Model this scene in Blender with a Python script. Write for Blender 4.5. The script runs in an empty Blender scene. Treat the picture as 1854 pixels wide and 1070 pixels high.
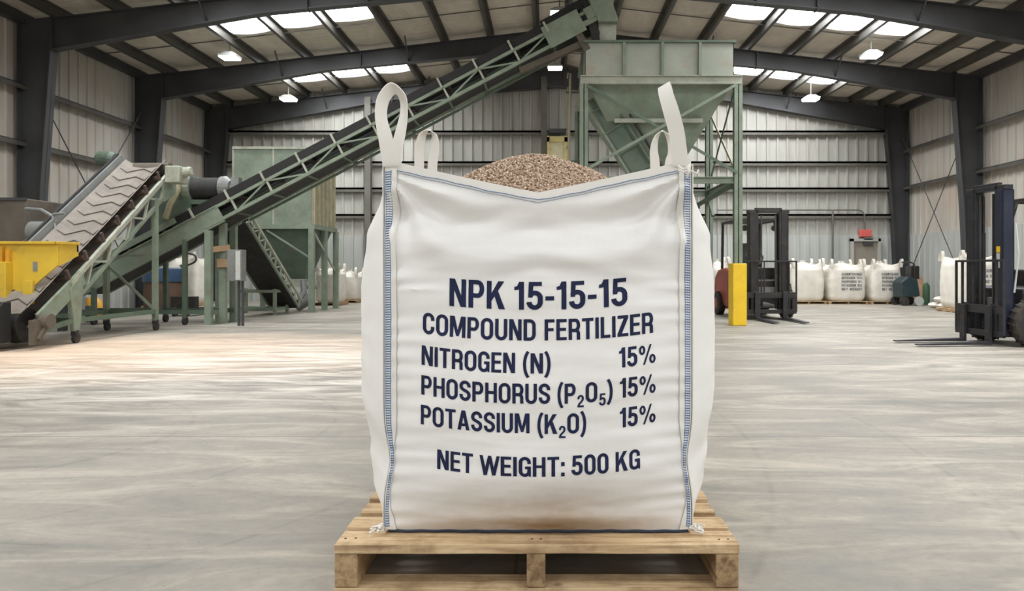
import bpy, math, random
import numpy as np
from mathutils import Vector, Matrix, noise
random.seed(7)
S = bpy.context.scene
C = S.collection
PI = math.pi
R = math.radians

# ------------------------------------------------------------------ materials
def srgb(r, g, b):
    f = lambda c: (c/255/12.92) if c/255 <= .04045 else ((c/255+.055)/1.055)**2.4
    return (f(r), f(g), f(b), 1)

def newmat(name):
    m = bpy.data.materials.new(name); m.use_nodes = True
    nt = m.node_tree; b = nt.nodes['Principled BSDF']
    return m, nt, b

def nz(nt, scale, detail=4, rough=.55, vec=None, dist=0.0):
    n = nt.nodes.new('ShaderNodeTexNoise'); n.inputs['Scale'].default_value = scale
    n.inputs['Detail'].default_value = detail; n.inputs['Roughness'].default_value = rough
    n.inputs['Distortion'].default_value = dist
    if vec: nt.links.new(vec, n.inputs['Vector'])
    return n

def ramp(nt, fac, stops):
    r = nt.nodes.new('ShaderNodeValToRGB'); nt.links.new(fac, r.inputs[0])
    e = r.color_ramp.elements
    while len(e) < len(stops): e.new(.5)
    for el, (p, c) in zip(e, stops): el.position = p; el.color = c
    return r

def coord(nt, scale=(1, 1, 1), kind='Object', loc=(0, 0, 0), rot=(0, 0, 0)):
    t = nt.nodes.new('ShaderNodeTexCoord'); mp = nt.nodes.new('ShaderNodeMapping')
    mp.inputs['Scale'].default_value = scale; mp.inputs['Location'].default_value = loc
    mp.inputs['Rotation'].default_value = rot
    nt.links.new(t.outputs[kind], mp.inputs['Vector']); return mp.outputs['Vector']

def mixc(nt, fac, a, b, mode='MIX'):
    m = nt.nodes.new('ShaderNodeMix'); m.data_type = 'RGBA'; m.blend_type = mode
    for sock, v in ((m.inputs[0], fac), (m.inputs[6], a), (m.inputs[7], b)):
        if hasattr(v, 'is_output'): nt.links.new(v, sock)
        else: sock.default_value = v
    return m.outputs[2]

def mth(nt, op, a, b=0.0, clamp=False):
    m = nt.nodes.new('ShaderNodeMath'); m.operation = op; m.use_clamp = clamp
    for i, v in enumerate((a, b)):
        if hasattr(v, 'is_output'): nt.links.new(v, m.inputs[i])
        else: m.inputs[i].default_value = v
    return m.outputs[0]

def bump(nt, b, h, strength=.3, dist=.01):
    n = nt.nodes.new('ShaderNodeBump'); n.inputs['Strength'].default_value = strength
    n.inputs['Distance'].default_value = dist
    nt.links.new(h, n.inputs['Height']); nt.links.new(n.outputs[0], b.inputs['Normal'])

def paint(name, c, c2=None, dirt=.5, rough=.55, metal=0, scale=3, dcol=(118, 96, 74)):
    """painted steel, worn: base colour, slight variation, dusty/rusty patches"""
    m, nt, b = newmat(name)
    v = coord(nt)
    c2 = c2 or tuple(int(x*.8) for x in c)
    n1 = nz(nt, scale, 5, .6, v)
    base = ramp(nt, n1.outputs[0], [(.35, srgb(*c)), (.7, srgb(*c2))]).outputs[0]
    n2 = nz(nt, scale*2.3, 6, .7, v, .4)
    k = ramp(nt, n2.outputs[0], [(.52, (0, 0, 0, 1)), (.75, (dirt, dirt, dirt, 1))]).outputs[0]
    col = mixc(nt, k, base, srgb(*dcol))
    nt.links.new(col, b.inputs['Base Color'])
    b.inputs['Roughness'].default_value = rough; b.inputs['Metallic'].default_value = metal
    bump(nt, b, n2.outputs[0], .15, .01)
    return m

M = {}
M['green'] = paint('green_paint', (132, 144, 127), (110, 123, 107), .65)
M['green_dark'] = paint('dark_green_paint', (94, 110, 94), (74, 90, 76), .5)
M['green_light'] = paint('pale_green_paint', (172, 174, 160), (142, 148, 132), .55)
M['hopper'] = paint('hopper_green', (160, 164, 152), (140, 148, 136), .8, scale=1.2, dcol=(158, 128, 104))
M['cream_side'] = paint('cream_panel', (176, 168, 140), (150, 146, 122), .5)
M['steel'] = paint('dark_frame_steel', (68, 68, 70), (54, 54, 56), .12, .5, scale=1.0, dcol=(90, 86, 80))
M['purlin'] = paint('purlin_steel', (84, 81, 76), (66, 64, 60), .3, .5, scale=1.5)
M['girt'] = paint('girt_steel', (104, 101, 94), (84, 82, 76), .4, .6, scale=2)
M['black'] = paint('black_rubber_skirt', (24, 23, 22), (18, 18, 18), .12, .7, dcol=(70, 64, 58))
M['rubber'] = paint('black_rubber', (38, 37, 36), (28, 28, 28), .35, .7, dcol=(96, 84, 72))
M['belt'] = paint('dusty_conveyor_belt', (138, 130, 122), (118, 111, 104), .6, .8, dcol=(158, 148, 136))
M['belt_cleat'] = paint('belt_cleat', (108, 100, 93), None, .3, .8)
M['grey_metal'] = paint('grey_metal', (132, 134, 132), (112, 114, 112), .5, .45)
M['white_metal'] = paint('white_metal', (200, 202, 198), (180, 182, 178), .3, .5)
M['rust'] = paint('rusty_steel', (98, 91, 82), (78, 71, 62), .7, .8, dcol=(110, 88, 66))
M['rust_roller'] = paint('rusty_roller', (88, 72, 66), (70, 58, 54), .5, .7)
M['yellow'] = paint('machine_yellow', (214, 180, 58), (196, 162, 48), .45, .45, scale=2)
M['bollard'] = paint('bollard_yellow', (240, 200, 40), (228, 186, 36), .25, .5, scale=2)
M['orange'] = paint('orange_yellow_paint', (220, 160, 40), None, .3, .5)
M['red'] = paint('forklift_red', (160, 76, 58), (134, 62, 48), .35, .5, scale=2)
M['navy'] = paint('forklift_navy', (40, 46, 64), (31, 37, 54), .2, .45, scale=2)
M['mast'] = paint('mast_black', (44, 42, 41), (32, 31, 30), .3, .5, scale=3)
M['mast2'] = paint('mast_charcoal', (44, 44, 50), (34, 34, 38), .25, .5, scale=3)
M['tyre'] = paint('tyre_rubber', (52, 51, 50), (42, 41, 40), .4, .85)
M['blue'] = paint('blue_plastic', (60, 86, 116), (50, 72, 100), .3, .5)
M['teal'] = paint('teal_paint', (36, 56, 62), (28, 44, 50), .3, .5)
M['brown'] = paint('brown_drum', (92, 70, 56), (74, 56, 46), .5, .7)
M['card'] = paint('cardboard', (170, 140, 110), (150, 122, 96), .3, .9)
M['cream'] = paint('cream_enamel', (214, 206, 172), (196, 186, 150), .4, .5)
M['deep_green'] = paint('deep_green', (56, 92, 62), None, .2, .6)
M['redsign'] = paint('red_sign_face', (216, 104, 96), (206, 92, 86), .0, .4)
M['door'] = paint('door_paint', (150, 142, 130), (140, 132, 120), .3, .6)
M['sackw'] = paint('white_woven_sack', (226, 222, 212), (210, 204, 192), .25, .75, scale=3, dcol=(176, 160, 138))
M['cabyel'] = paint('pale_yellow_paint', (206, 190, 130), (190, 170, 110), .5, .5)
M['greyprint'] = paint('grey_print', (110, 112, 122), None, 0, .8)

def emis(name, col, st):
    m, nt, b = newmat(name)
    b.inputs['Base Color'].default_value = (.8, .8, .8, 1)
    b.inputs['Emission Color'].default_value = col
    b.inputs['Emission Strength'].default_value = st
    return m
M['sky_pane'] = emis('translucent_skylight', (.96, .985, 1.0, 1), 17.0)
M['lamp'] = emis('lamp_diffuser', (1.0, .99, .95, 1), 14.0)

# wall cladding : ribbed sheet, stained
def wallmat(name, c, c2, stain):
    m, nt, b = newmat(name)
    v = coord(nt, (1, 1, .22)); n1 = nz(nt, 1.6, 5, .6, v)
    base = ramp(nt, n1.outputs[0], [(.3, srgb(*c)), (.7, srgb(*c2))]).outputs[0]
    v2 = coord(nt, (1, 1, .35)); n2 = nz(nt, .55, 6, .65, v2, .6)
    k = ramp(nt, n2.outputs[0], [(.48, (0, 0, 0, 1)), (.72, (stain, stain, stain, 1))]).outputs[0]
    col = mixc(nt, k, base, srgb(184, 162, 142))
    # panel-to-panel tone steps
    t = nt.nodes.new('ShaderNodeTexCoord'); sp = nt.nodes.new('ShaderNodeSeparateXYZ')
    nt.links.new(t.outputs['Object'], sp.inputs[0])
    s = mth(nt, 'ADD', sp.outputs[0], sp.outputs[1])
    fl = mth(nt, 'FLOOR', s)
    wn = nt.nodes.new('ShaderNodeTexWhiteNoise'); wn.noise_dimensions = '1D'; nt.links.new(fl, wn.inputs['W'])
    tone = ramp(nt, wn.outputs['Value'], [(0, (.86, .86, .86, 1)), (1, (1, 1, 1, 1))]).outputs[0]
    col = mixc(nt, 1.0, col, tone, 'MULTIPLY')
    nt.links.new(col, b.inputs['Base Color']); b.inputs['Roughness'].default_value = .6
    return m
M['wall'] = wallmat('wall_sheet', (182, 181, 174), (164, 162, 154), .25)
M['wall_side'] = wallmat('wall_sheet_stained', (200, 196, 188), (178, 173, 164), .65)
M['wainscot'] = wallmat('lower_wall_sheet', (188, 190, 186), (172, 174, 170), .12)

# ceiling insulation
m, nt, b = newmat('ceiling_insulation')
v = coord(nt, (1, .35, 1)); n1 = nz(nt, 2.2, 6, .65, v, .3)
nt.links.new(ramp(nt, n1.outputs[0], [(.3, srgb(214, 204, 190)), (.7, srgb(184, 174, 160))]).outputs[0], b.inputs['Base Color'])
b.inputs['Roughness'].default_value = .6
v = coord(nt, (.6, 7, 1)); n2 = nz(nt, 1.5, 3, .5, v)
bump(nt, b, n2.outputs[0], .6, .06)
M['ceiling'] = m

# concrete floor
m, nt, b = newmat('concrete_floor')
v = coord(nt)
vs = coord(nt, (.5, 2.1, 1), rot=(0, 0, R(9)))
big = nz(nt, .33, 5, .6, v, .5)
streak = nz(nt, 1.8, 10, .68, vs, .9)
fine = nz(nt, 20, 6, .75, v)
c1 = ramp(nt, streak.outputs[0], [(.28, srgb(138, 138, 133)), (.5, srgb(174, 169, 161)), (.72, srgb(218, 211, 202))]).outputs[0]
c2 = ramp(nt, big.outputs[0], [(.35, srgb(194, 191, 184)), (.65, srgb(232, 228, 221))]).outputs[0]
col = mixc(nt, .8, c1, c2, 'MULTIPLY')
fr = ramp(nt, fine.outputs[0], [(.3, (.72, .72, .7, 1)), (.55, (1, 1, 1, 1))]).outputs[0]
col = mixc(nt, .5, col, fr, 'MULTIPLY')
# tan/white powder trodden out from the machines on the left
t = nt.nodes.new('ShaderNodeTexCoord'); sp = nt.nodes.new('ShaderNodeSeparateXYZ'); nt.links.new(t.outputs['Object'], sp.inputs[0])
ax = mth(nt, 'DIVIDE', mth(nt, 'ADD', sp.outputs[0], 4.6), 4.3); ay = mth(nt, 'DIVIDE', mth(nt, 'ADD', sp.outputs[1], -8.3), 2.6)
rr = mth(nt, 'ADD', mth(nt, 'MULTIPLY', ax, ax), mth(nt, 'MULTIPLY', ay, ay))
msk = mth(nt, 'MULTIPLY', mth(nt, 'SUBTRACT', 1.0, rr, True), mth(nt, 'MULTIPLY', streak.outputs[0], 1.7), True)
col = mixc(nt, mth(nt, 'MULTIPLY', msk, .75), col, srgb(226, 196, 168))
ax = mth(nt, 'DIVIDE', mth(nt, 'ADD', sp.outputs[0], 2.3), 3.6); ay = mth(nt, 'DIVIDE', mth(nt, 'ADD', sp.outputs[1], -7.4), 2.9)
rr = mth(nt, 'ADD', mth(nt, 'MULTIPLY', ax, ax), mth(nt, 'MULTIPLY', ay, ay))
msk = mth(nt, 'MULTIPLY', mth(nt, 'SUBTRACT', 1.0, rr, True), ramp(nt, streak.outputs[0], [(.42, (0, 0, 0, 1)), (.62, (1, 1, 1, 1))]).outputs[0], True)
col = mixc(nt, mth(nt, 'MULTIPLY', msk, .8), col, srgb(232, 224, 214))
# tyre marks: thin distorted arcs
wv = nt.nodes.new('ShaderNodeTexWave'); wv.wave_type = 'RINGS'; wv.rings_direction = 'Z'
wv.inputs['Scale'].default_value = .19; wv.inputs['Distortion'].default_value = 3.0; wv.inputs['Detail'].default_value = 2; wv.inputs['Detail Scale'].default_value = .5
nt.links.new(coord(nt, loc=(3.5, -4.0, 0)), wv.inputs['Vector'])
tm = ramp(nt, wv.outputs['Fac'], [(.46, (0, 0, 0, 1)), (.5, (.3, .3, .3, 1)), (.54, (0, 0, 0, 1))]).outputs[0]
tm = mixc(nt, 1.0, tm, ramp(nt, streak.outputs[0], [(.4, (1, 1, 1, 1)), (.6, (0, 0, 0, 1))]).outputs[0], 'MULTIPLY')
col = mixc(nt, tm, col, srgb(92, 90, 86))
# speckles
vo = nt.nodes.new('ShaderNodeTexVoronoi'); vo.inputs['Scale'].default_value = 16; nt.links.new(v, vo.inputs['Vector'])
spk = ramp(nt, vo.outputs['Distance'], [(.035, (1, 1, 1, 1)), (.06, (0, 0, 0, 1))]).outputs[0]
wn = ramp(nt, nz(nt, 1.1, 3, .6, v).outputs[0], [(.55, (0, 0, 0, 1)), (.62, (1, 1, 1, 1))]).outputs[0]
col = mixc(nt, mixc(nt, 1.0, spk, wn, 'MULTIPLY'), col, srgb(96, 72, 54))
# sawn joints
jx = mth(nt, 'ABSOLUTE', mth(nt, 'ADD', mth(nt, 'FRACT', mth(nt, 'DIVIDE', mth(nt, 'ADD', sp.outputs[0], 7.15 + 47), 4.7)), -.5))
jy = mth(nt, 'ABSOLUTE', mth(nt, 'ADD', mth(nt, 'FRACT', mth(nt, 'DIVIDE', mth(nt, 'ADD', sp.outputs[1], -4.1 + 45 + 2.25), 4.5)), -.5))
jn = mth(nt, 'MINIMUM', mth(nt, 'MULTIPLY', jx, 4.7), mth(nt, 'MULTIPLY', jy, 4.5))
jl = ramp(nt, jn, [(.003, (.6, .6, .6, 1)), (.006, (0, 0, 0, 1))]).outputs[0]
col = mixc(nt, jl, col, srgb(88, 84, 78))
nt.links.new(col, b.inputs['Base Color'])
nt.links.new(ramp(nt, streak.outputs[0], [(.3, (.42, .42, .42, 1)), (.7, (.72, .72, .72, 1))]).outputs[0], b.inputs['Roughness'])
b.inputs['Specular IOR Level'].default_value = .35
bump(nt, b, fine.outputs[0], .12, .01)
M['floor'] = m

# pallet wood
def woodmat(name, c, c2, c3, along='X'):
    m, nt, b = newmat(name)
    sc = (3, 40, 40) if along == 'X' else (40, 3, 40)
    v = coord(nt, sc); n1 = nz(nt, 1.0, 6, .6, v, .6)
    r = ramp(nt, n1.outputs[0], [(.3, srgb(*c2)), (.5, srgb(*c)), (.72, srgb(*c3))]).outputs[0]
    v2 = coord(nt, (5, 5, 5)); n2 = nz(nt, 1.3, 5, .7, v2)
    k = ramp(nt, n2.outputs[0], [(.46, (1, 1, 1, 1)), (.72, (.45, .4, .34, 1))]).outputs[0]
    col = mixc(nt, .85, r, k, 'MULTIPLY')
    vo = nt.nodes.new('ShaderNodeTexVoronoi'); vo.inputs['Scale'].default_value = 6; nt.links.new(coord(nt), vo.inputs['Vector'])
    kn = ramp(nt, vo.outputs['Distance'], [(.05, (1, 1, 1, 1)), (.12, (0, 0, 0, 1))]).outputs[0]
    col = mixc(nt, mth(nt, 'MULTIPLY', kn, .55), col, srgb(92, 62, 40))
    nt.links.new(col, b.inputs['Base Color']); b.inputs['Roughness'].default_value = .8
    bump(nt, b, n1.outputs[0], .35, .004)
    return m
M['wood'] = woodmat('pallet_wood', (196, 168, 130), (146, 116, 82), (218, 194, 158))
M['wood_y'] = woodmat('stringer_wood', (168, 140, 104), (120, 94, 66), (188, 160, 122), 'Y')

# woven polypropylene
def wovenmat(name, c, dust=0.0):
    m, nt, b = newmat(name)
    t = nt.nodes.new('ShaderNodeTexCoord'); sp = nt.nodes.new('ShaderNodeSeparateXYZ'); nt.links.new(t.outputs['Object'], sp.inputs[0])
    n = nz(nt, 2.5, 4, .6, t.outputs['Object'])
    col = ramp(nt, n.outputs[0], [(.3, srgb(*c)), (.7, srgb(*tuple(int(x*.965) for x in c)))]).outputs[0]
    if dust:
        hz = mth(nt, 'SUBTRACT', 1.0, mth(nt, 'DIVIDE', sp.outputs[2], .23), True)
        ex = mth(nt, 'SUBTRACT', 1.15, mth(nt, 'MULTIPLY', mth(nt, 'ABSOLUTE', sp.outputs[0]), 2.3), True)
        n3 = nz(nt, 5, 4, .6, coord(nt, (1, 1, 3)))
        k = mth(nt, 'MULTIPLY', mth(nt, 'MULTIPLY', hz, ex), mth(nt, 'MULTIPLY', n3.outputs[0], dust*2), True)
        col = mixc(nt, k, col, srgb(168, 138, 104))
    nt.links.new(col, b.inputs['Base Color']); b.inputs['Roughness'].default_value = .55
    b.inputs['Specular IOR Level'].default_value = .35
    vv = coord(nt, (260, 260, 260))
    w1 = mth(nt, 'SINE', mth(nt, 'MULTIPLY', mth(nt, 'ADD', sp.outputs[0], sp.outputs[1]), 2100.0))
    w2 = mth(nt, 'SINE', mth(nt, 'MULTIPLY', sp.outputs[2], 2100.0))
    wv = mth(nt, 'MULTIPLY', w1, w2)
    fine = nz(nt, 90, 4, .7, coord(nt, (1, 1, 4)))
    hh = mth(nt, 'ADD', mth(nt, 'MULTIPLY', wv, .35), mth(nt, 'MULTIPLY', fine.outputs[0], 1.2))
    bump(nt, b, hh, .35, .0016)
    return m
M['bag'] = wovenmat('woven_bag_fabric', (238, 236, 233), .9)
M['web'] = wovenmat('webbing_fabric', (232, 228, 221))
M['bluethread'] = paint('blue_thread', (70, 120, 172), (52, 98, 152), 0, .7)
M['darkthread'] = paint('dark_thread', (46, 56, 74), None, 0, .7)
M['ink'] = paint('navy_ink', (10, 24, 66), (6, 16, 52), 0, .8, scale=8)

# granules
m, nt, b = newmat('fertilizer_granule')
g = nt.nodes.new('ShaderNodeNewGeometry')
r = ramp(nt, g.outputs['Random Per Island'], [(0, srgb(104, 82, 66)), (.25, srgb(160, 134, 112)), (.7, srgb(190, 166, 144)), (1, srgb(222, 206, 186))])
nt.links.new(r.outputs[0], b.inputs['Base Color']); b.inputs['Roughness'].default_value = .8
M['granule'] = m

# ------------------------------------------------------------------ mesh builder
class MB:
    def __init__(s): s.v = []; s.f = []
    def add(s, vs, fs):
        o = len(s.v); s.v += [tuple(p) for p in vs]; s.f += [tuple(i+o for i in f) for f in fs]; return s
    def box(s, x0, x1, y0, y1, z0, z1):
        return s.add([(x0,y0,z0),(x1,y0,z0),(x1,y1,z0),(x0,y1,z0),(x0,y0,z1),(x1,y0,z1),(x1,y1,z1),(x0,y1,z1)],
                     [(3,2,1,0),(4,5,6,7),(0,1,5,4),(1,2,6,5),(2,3,7,6),(3,0,4,7)])
    def bar(s, p0, p1, w, d, up=(0, 0, 1)):
        """rectangular bar p0->p1, w across (perp to up), d along up"""
        p0 = Vector(p0); p1 = Vector(p1); t = (p1-p0).normalized(); up = Vector(up)
        a = t.cross(up)
        if a.length < 1e-3: a = t.cross(Vector((0, 1, 0)))
        a.normalize(); c = a.cross(t).normalized(); a *= w/2; c *= d/2
        vs = [p0-a-c, p0+a-c, p0+a+c, p0-a+c, p1-a-c, p1+a-c, p1+a+c, p1-a+c]
        return s.add(vs, [(3,2,1,0),(4,5,6,7),(0,1,5,4),(1,2,6,5),(2,3,7,6),(3,0,4,7)])
    def cyl(s, p0, p1, r0, r1=None, n=16):
        r1 = r0 if r1 is None else r1
        return s.lathe(p0, p1, [(0, r0), (1, r1)], n)
    def lathe(s, p0, p1, prof, n=20):
        p0 = Vector(p0); p1 = Vector(p1); ax = p1-p0; t = ax.normalized()
        a = t.cross(Vector((0, 0, 1)))
        if a.length < 1e-3: a = t.cross(Vector((0, 1, 0)))
        a.normalize(); c = t.cross(a)
        vs = []; fs = []
        for (u, r) in prof:
            for i in range(n):
                th = 2*PI*i/n; vs.append(p0+ax*u+(a*math.cos(th)+c*math.sin(th))*r)
        for k in range(len(prof)-1):
            for i in range(n):
                j = (i+1) % n; fs.append((k*n+i, k*n+j, (k+1)*n+j, (k+1)*n+i))
        fs.append(tuple(range(n-1, -1, -1))); m = (len(prof)-1)*n; fs.append(tuple(range(m, m+n)))
        return s.add(vs, fs)
    def tube(s, pts, r, n=8):
        pts = [Vector(p) for p in pts]; vs = []; fs = []; L = len(pts); prev = None
        for i, p in enumerate(pts):
            t = (pts[min(i+1, L-1)]-pts[max(i-1, 0)]).normalized()
            if prev is None:
                a = t.cross(Vector((0, 0, 1)))
                if a.length < 1e-3: a = t.cross(Vector((0, 1, 0)))
            else: a = prev - t*prev.dot(t)
            a.normalize(); prev = a; c = t.cross(a)
            for k in range(n):
                th = 2*PI*k/n; vs.append(p+(a*math.cos(th)+c*math.sin(th))*r)
        for i in range(L-1):
            for k in range(n):
                j = (k+1) % n; fs.append((i*n+k, i*n+j, (i+1)*n+j, (i+1)*n+k))
        fs.append(tuple(range(n-1, -1, -1))); fs.append(tuple(range((L-1)*n, L*n)))
        return s.add(vs, fs)
    def prism(s, poly, axis, a0, a1):
        """poly: 2D points; axis 'Y' -> (x,z), 'X' -> (y,z), 'Z' -> (x,y)"""
        def P(p, a): return {'Y': (p[0], a, p[1]), 'X': (a, p[0], p[1]), 'Z': (p[0], p[1], a)}[axis]
        n = len(poly); vs = [P(p, a0) for p in poly]+[P(p, a1) for p in poly]
        fs = [tuple(range(n-1, -1, -1)), tuple(range(n, 2*n))]+[(i, (i+1) % n, n+(i+1) % n, n+i) for i in range(n)]
        return s.add(vs, fs)
    def strip(s, pts, wv, th=.002):
        """ribbon along pts with half-width vectors wv, thickness th"""
        pts = [Vector(p) for p in pts]; wv = [Vector(w) for w in wv]; vs = []; fs = []; L = len(pts)
        for i, p in enumerate(pts):
            t = (pts[min(i+1, L-1)]-pts[max(i-1, 0)]).normalized(); w = wv[i]
            nn = t.cross(w).normalized()*th/2
            vs += [p-w-nn, p+w-nn, p+w+nn, p-w+nn]
        for i in range(L-1):
            for k in range(4):
                j = (k+1) % 4; fs.append((i*4+k, i*4+j, (i+1)*4+j, (i+1)*4+k))
        fs.append((3, 2, 1, 0)); m = (L-1)*4; fs.append((m, m+1, m+2, m+3))
        return s.add(vs, fs)

SPLIT = {'knee_brace', 'ladder_bracket', 'head_plate', 'take_up_frame', 'stiffener', 'mast_crossbar', 'fly_brace', 'undercarriage', 'latch', 'hanger', 'discharge_chute'}
def islands(mb):
    par = list(range(len(mb.v)))
    def fd(a):
        while par[a] != a: par[a] = par[par[a]]; a = par[a]
        return a
    for f in mb.f:
        for k in f[1:]: par[fd(k)] = fd(f[0])
    gr = {}
    for f in mb.f: gr.setdefault(fd(f[0]), []).append(f)
    out = []
    for fs in gr.values():
        ids = sorted({i for f in fs for i in f}); mp = {v: k for k, v in enumerate(ids)}
        q = MB(); q.v = [mb.v[i] for i in ids]; q.f = [tuple(mp[i] for i in f) for f in fs]; out.append(q)
    return out
OFF = {}
def setp(o, label=None, cat=None, group=None, kind=None):
    if label: o['label'] = label
    if cat: o['category'] = cat
    if group: o['group'] = group
    if kind: o['kind'] = kind
    return o
def obj(name, mb, mat, parent=None, smooth=False, bevel=0, loc=None, label=None, fix=True):
    if name in SPLIT and parent:
        for q in islands(mb)[1:]: obj1(name, q, mat, parent, smooth, bevel, loc, label, fix)
        mb = islands(mb)[0]
    return obj1(name, mb, mat, parent, smooth, bevel, loc, label, fix)
def obj1(name, mb, mat, parent=None, smooth=False, bevel=0, loc=None, label=None, fix=True):
    off = Vector(loc) if loc is not None else (OFF.get(parent.as_pointer(), Vector((0, 0, 0))) if parent else Vector((0, 0, 0)))
    me = bpy.data.meshes.new(name); me.from_pydata([tuple(Vector(p)-off) for p in mb.v], [], mb.f)
    me.validate(); me.materials.append(M[mat] if isinstance(mat, str) else mat)
    if fix:
        import bmesh
        bm = bmesh.new(); bm.from_mesh(me); bmesh.ops.recalc_face_normals(bm, faces=bm.faces); bm.to_mesh(me); bm.free()
    o = bpy.data.objects.new(name, me); C.objects.link(o)
    if parent: o.parent = parent
    elif loc is not None: o.location = loc
    OFF[o.as_pointer()] = off
    if smooth:
        for p in me.polygons: p.use_smooth = True
        try: me.set_sharp_from_angle(angle=R(40))
        except Exception: pass
    if bevel:
        b = o.modifiers.new('bevel', 'BEVEL'); b.width = bevel; b.segments = 2; b.limit_method = 'ANGLE'; b.angle_limit = R(40)
    if label: o['label'] = label
    return o
def thing(name, label, cat, loc=(0, 0, 0), group=None, rotz=0):
    o = bpy.data.objects.new(name, None); C.objects.link(o); o.location = loc; o.rotation_euler = (0, 0, rotz)
    o.empty_display_size = .1
    OFF[o.as_pointer()] = Vector(loc); return setp(o, label, cat, group)
def struct(name, mb, mat, parent=None, **k):
    o = obj(name, mb, mat, parent, **k)
    if not parent: o['kind'] = 'structure'
    return o
def dup(root, loc, rotz=0, label=None, group=None):
    r = root.copy(); C.objects.link(r); r.location = loc; r.rotation_euler = (0, 0, rotz)
    if label: r['label'] = label
    if group: r['group'] = group
    for ch in list(root.children):
        c = ch.copy(); C.objects.link(c); c.parent = r
        for g in list(ch.children):
            d = g.copy(); C.objects.link(d); d.parent = c
    return r

# ------------------------------------------------------------------ camera : at the origin side of the hall, looking +Y
F = 1283.0; VX = 990.0; VY = 487.0; CH = .97
cd = bpy.data.cameras.new('camera'); cam = bpy.data.objects.new('camera', cd); C.objects.link(cam)
cam.location = (0, 0, CH); cam.rotation_euler = (R(90), 0, 0)
cd.sensor_width = 36; cd.lens = F*36/1854
cd.shift_x = -(VX-927)/1854; cd.shift_y = (VY-535)/1854
cd.clip_start = .05; cd.clip_end = 200
cd.dof.use_dof = True; cd.dof.focus_distance = 2.2; cd.dof.aperture_fstop = 11.0
S.camera = cam
def W(px, py, y):   # measured photo position at depth y -> metres
    return ((px-VX)*y/F, y, CH-(py-VY)*y/F)

# ------------------------------------------------------------------ the hall
XL, XR, XC, YF_, YB = -10.35, 10.95, .3, 21.55, -6.2
EAVE, SL = 5.95, .115
RIDGE = EAVE+SL*(XR-XC)
def roofh(x): return RIDGE-SL*abs(x-XC)

mb = MB(); mb.add([(XL-.2, YB-6, 0), (XR+.2, YB-6, 0), (XR+.2, YF_+.2, 0), (XL-.2, YF_+.2, 0)], [(0, 1, 2, 3)])
struct('floor', mb, 'floor')

def ribbed(x0, x1, top, pitch=.3, depth=.05, z0=0.0, inward=-1):
    """ribbed sheet profile between x0 and x1; returns verts (u, d, z)"""
    prof = []; u = x0
    while u < x1-1e-6:
        for du, d in ((0, 0), (pitch-.085, 0), (pitch-.07, depth), (pitch-.015, depth)):
            if u+du <= x1: prof.append((u+du, d*inward))
        u += pitch
    prof.append((x1, 0)); return prof
def sheet(prof, place, z0, top):
    mb = MB(); n = len(prof)
    vs = [place(u, d, z0) for u, d in prof]+[place(u, d, top(u)) for u, d in prof]
    mb.add(vs, [(i, i+1, n+i+1, n+i) for i in range(n-1)]); return mb
wf = struct('wall_far', sheet(ribbed(XL, XR, 0), lambda u, d, z: (u, YF_+d, z), 1.97, lambda u: roofh(u)+.03), 'wall', fix=False)
wfl = obj('lower_panel', sheet(ribbed(XL, XR, 0), lambda u, d, z: (u, YF_-.05+d, z), 0.0, lambda u: 2.0), 'wainscot', wf, fix=False)
wl = struct('wall_left', sheet(ribbed(YB, YF_, 0, depth=.03), lambda u, d, z: (XL-d, u, z), 1.97, lambda u: EAVE+.03), 'wall_side', fix=False)
obj('lower_panel', sheet(ribbed(YB, YF_, 0, depth=.03), lambda u, d, z: (XL+.05-d, u, z), 0, lambda u: 2.0), 'wainscot', wl, fix=False)
wr = struct('wall_right', sheet(ribbed(YB, YF_, 0, depth=.03), lambda u, d, z: (XR+d, u, z), 1.97, lambda u: EAVE+.03), 'wall_side', fix=False)
obj('lower_panel', sheet(ribbed(YB, YF_, 0, depth=.03), lambda u, d, z: (XR-.05+d, u, z), 0, lambda u: 2.0), 'wainscot', wr, fix=False)

for nm_, a_, b_, z_ in (('wall_front', XL, -4.4, 0), ('wall_front', 4.8, XR, 0), ('wall_front', -4.4, 4.8, 4.6)):  # unseen end wall, added to cut sky light from behind the camera
    m_ = MB(); m_.add([(a_, YB, z_), (b_, YB, z_), (b_, YB, roofh(b_)), (XC if a_ < XC < b_ else (a_+b_)/2, YB, roofh(XC if a_ < XC < b_ else (a_+b_)/2)), (a_, YB, roofh(a_))], [(0, 1, 2, 3, 4)])
    struct(nm_, m_, 'wall', fix=False)
FR = [YB, -2.2, 1.8, 5.8, 9.8, 13.8, 17.75, 21.35]       # frame lines
def zbar(p0, p1, d=.2, w=.07):
    """Z/C section: web plus two lips"""
    mb = MB(); p0 = Vector(p0); p1 = Vector(p1); t = (p1-p0).normalized()
    mb.bar(p0, p1, .012, d); mb.bar(p0+Vector((0, 0, d/2)), p1+Vector((0, 0, d/2)), w, .012); mb.bar(p0-Vector((0, 0, d/2)), p1-Vector((0, 0, d/2)), w, .012)
    return mb
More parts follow.
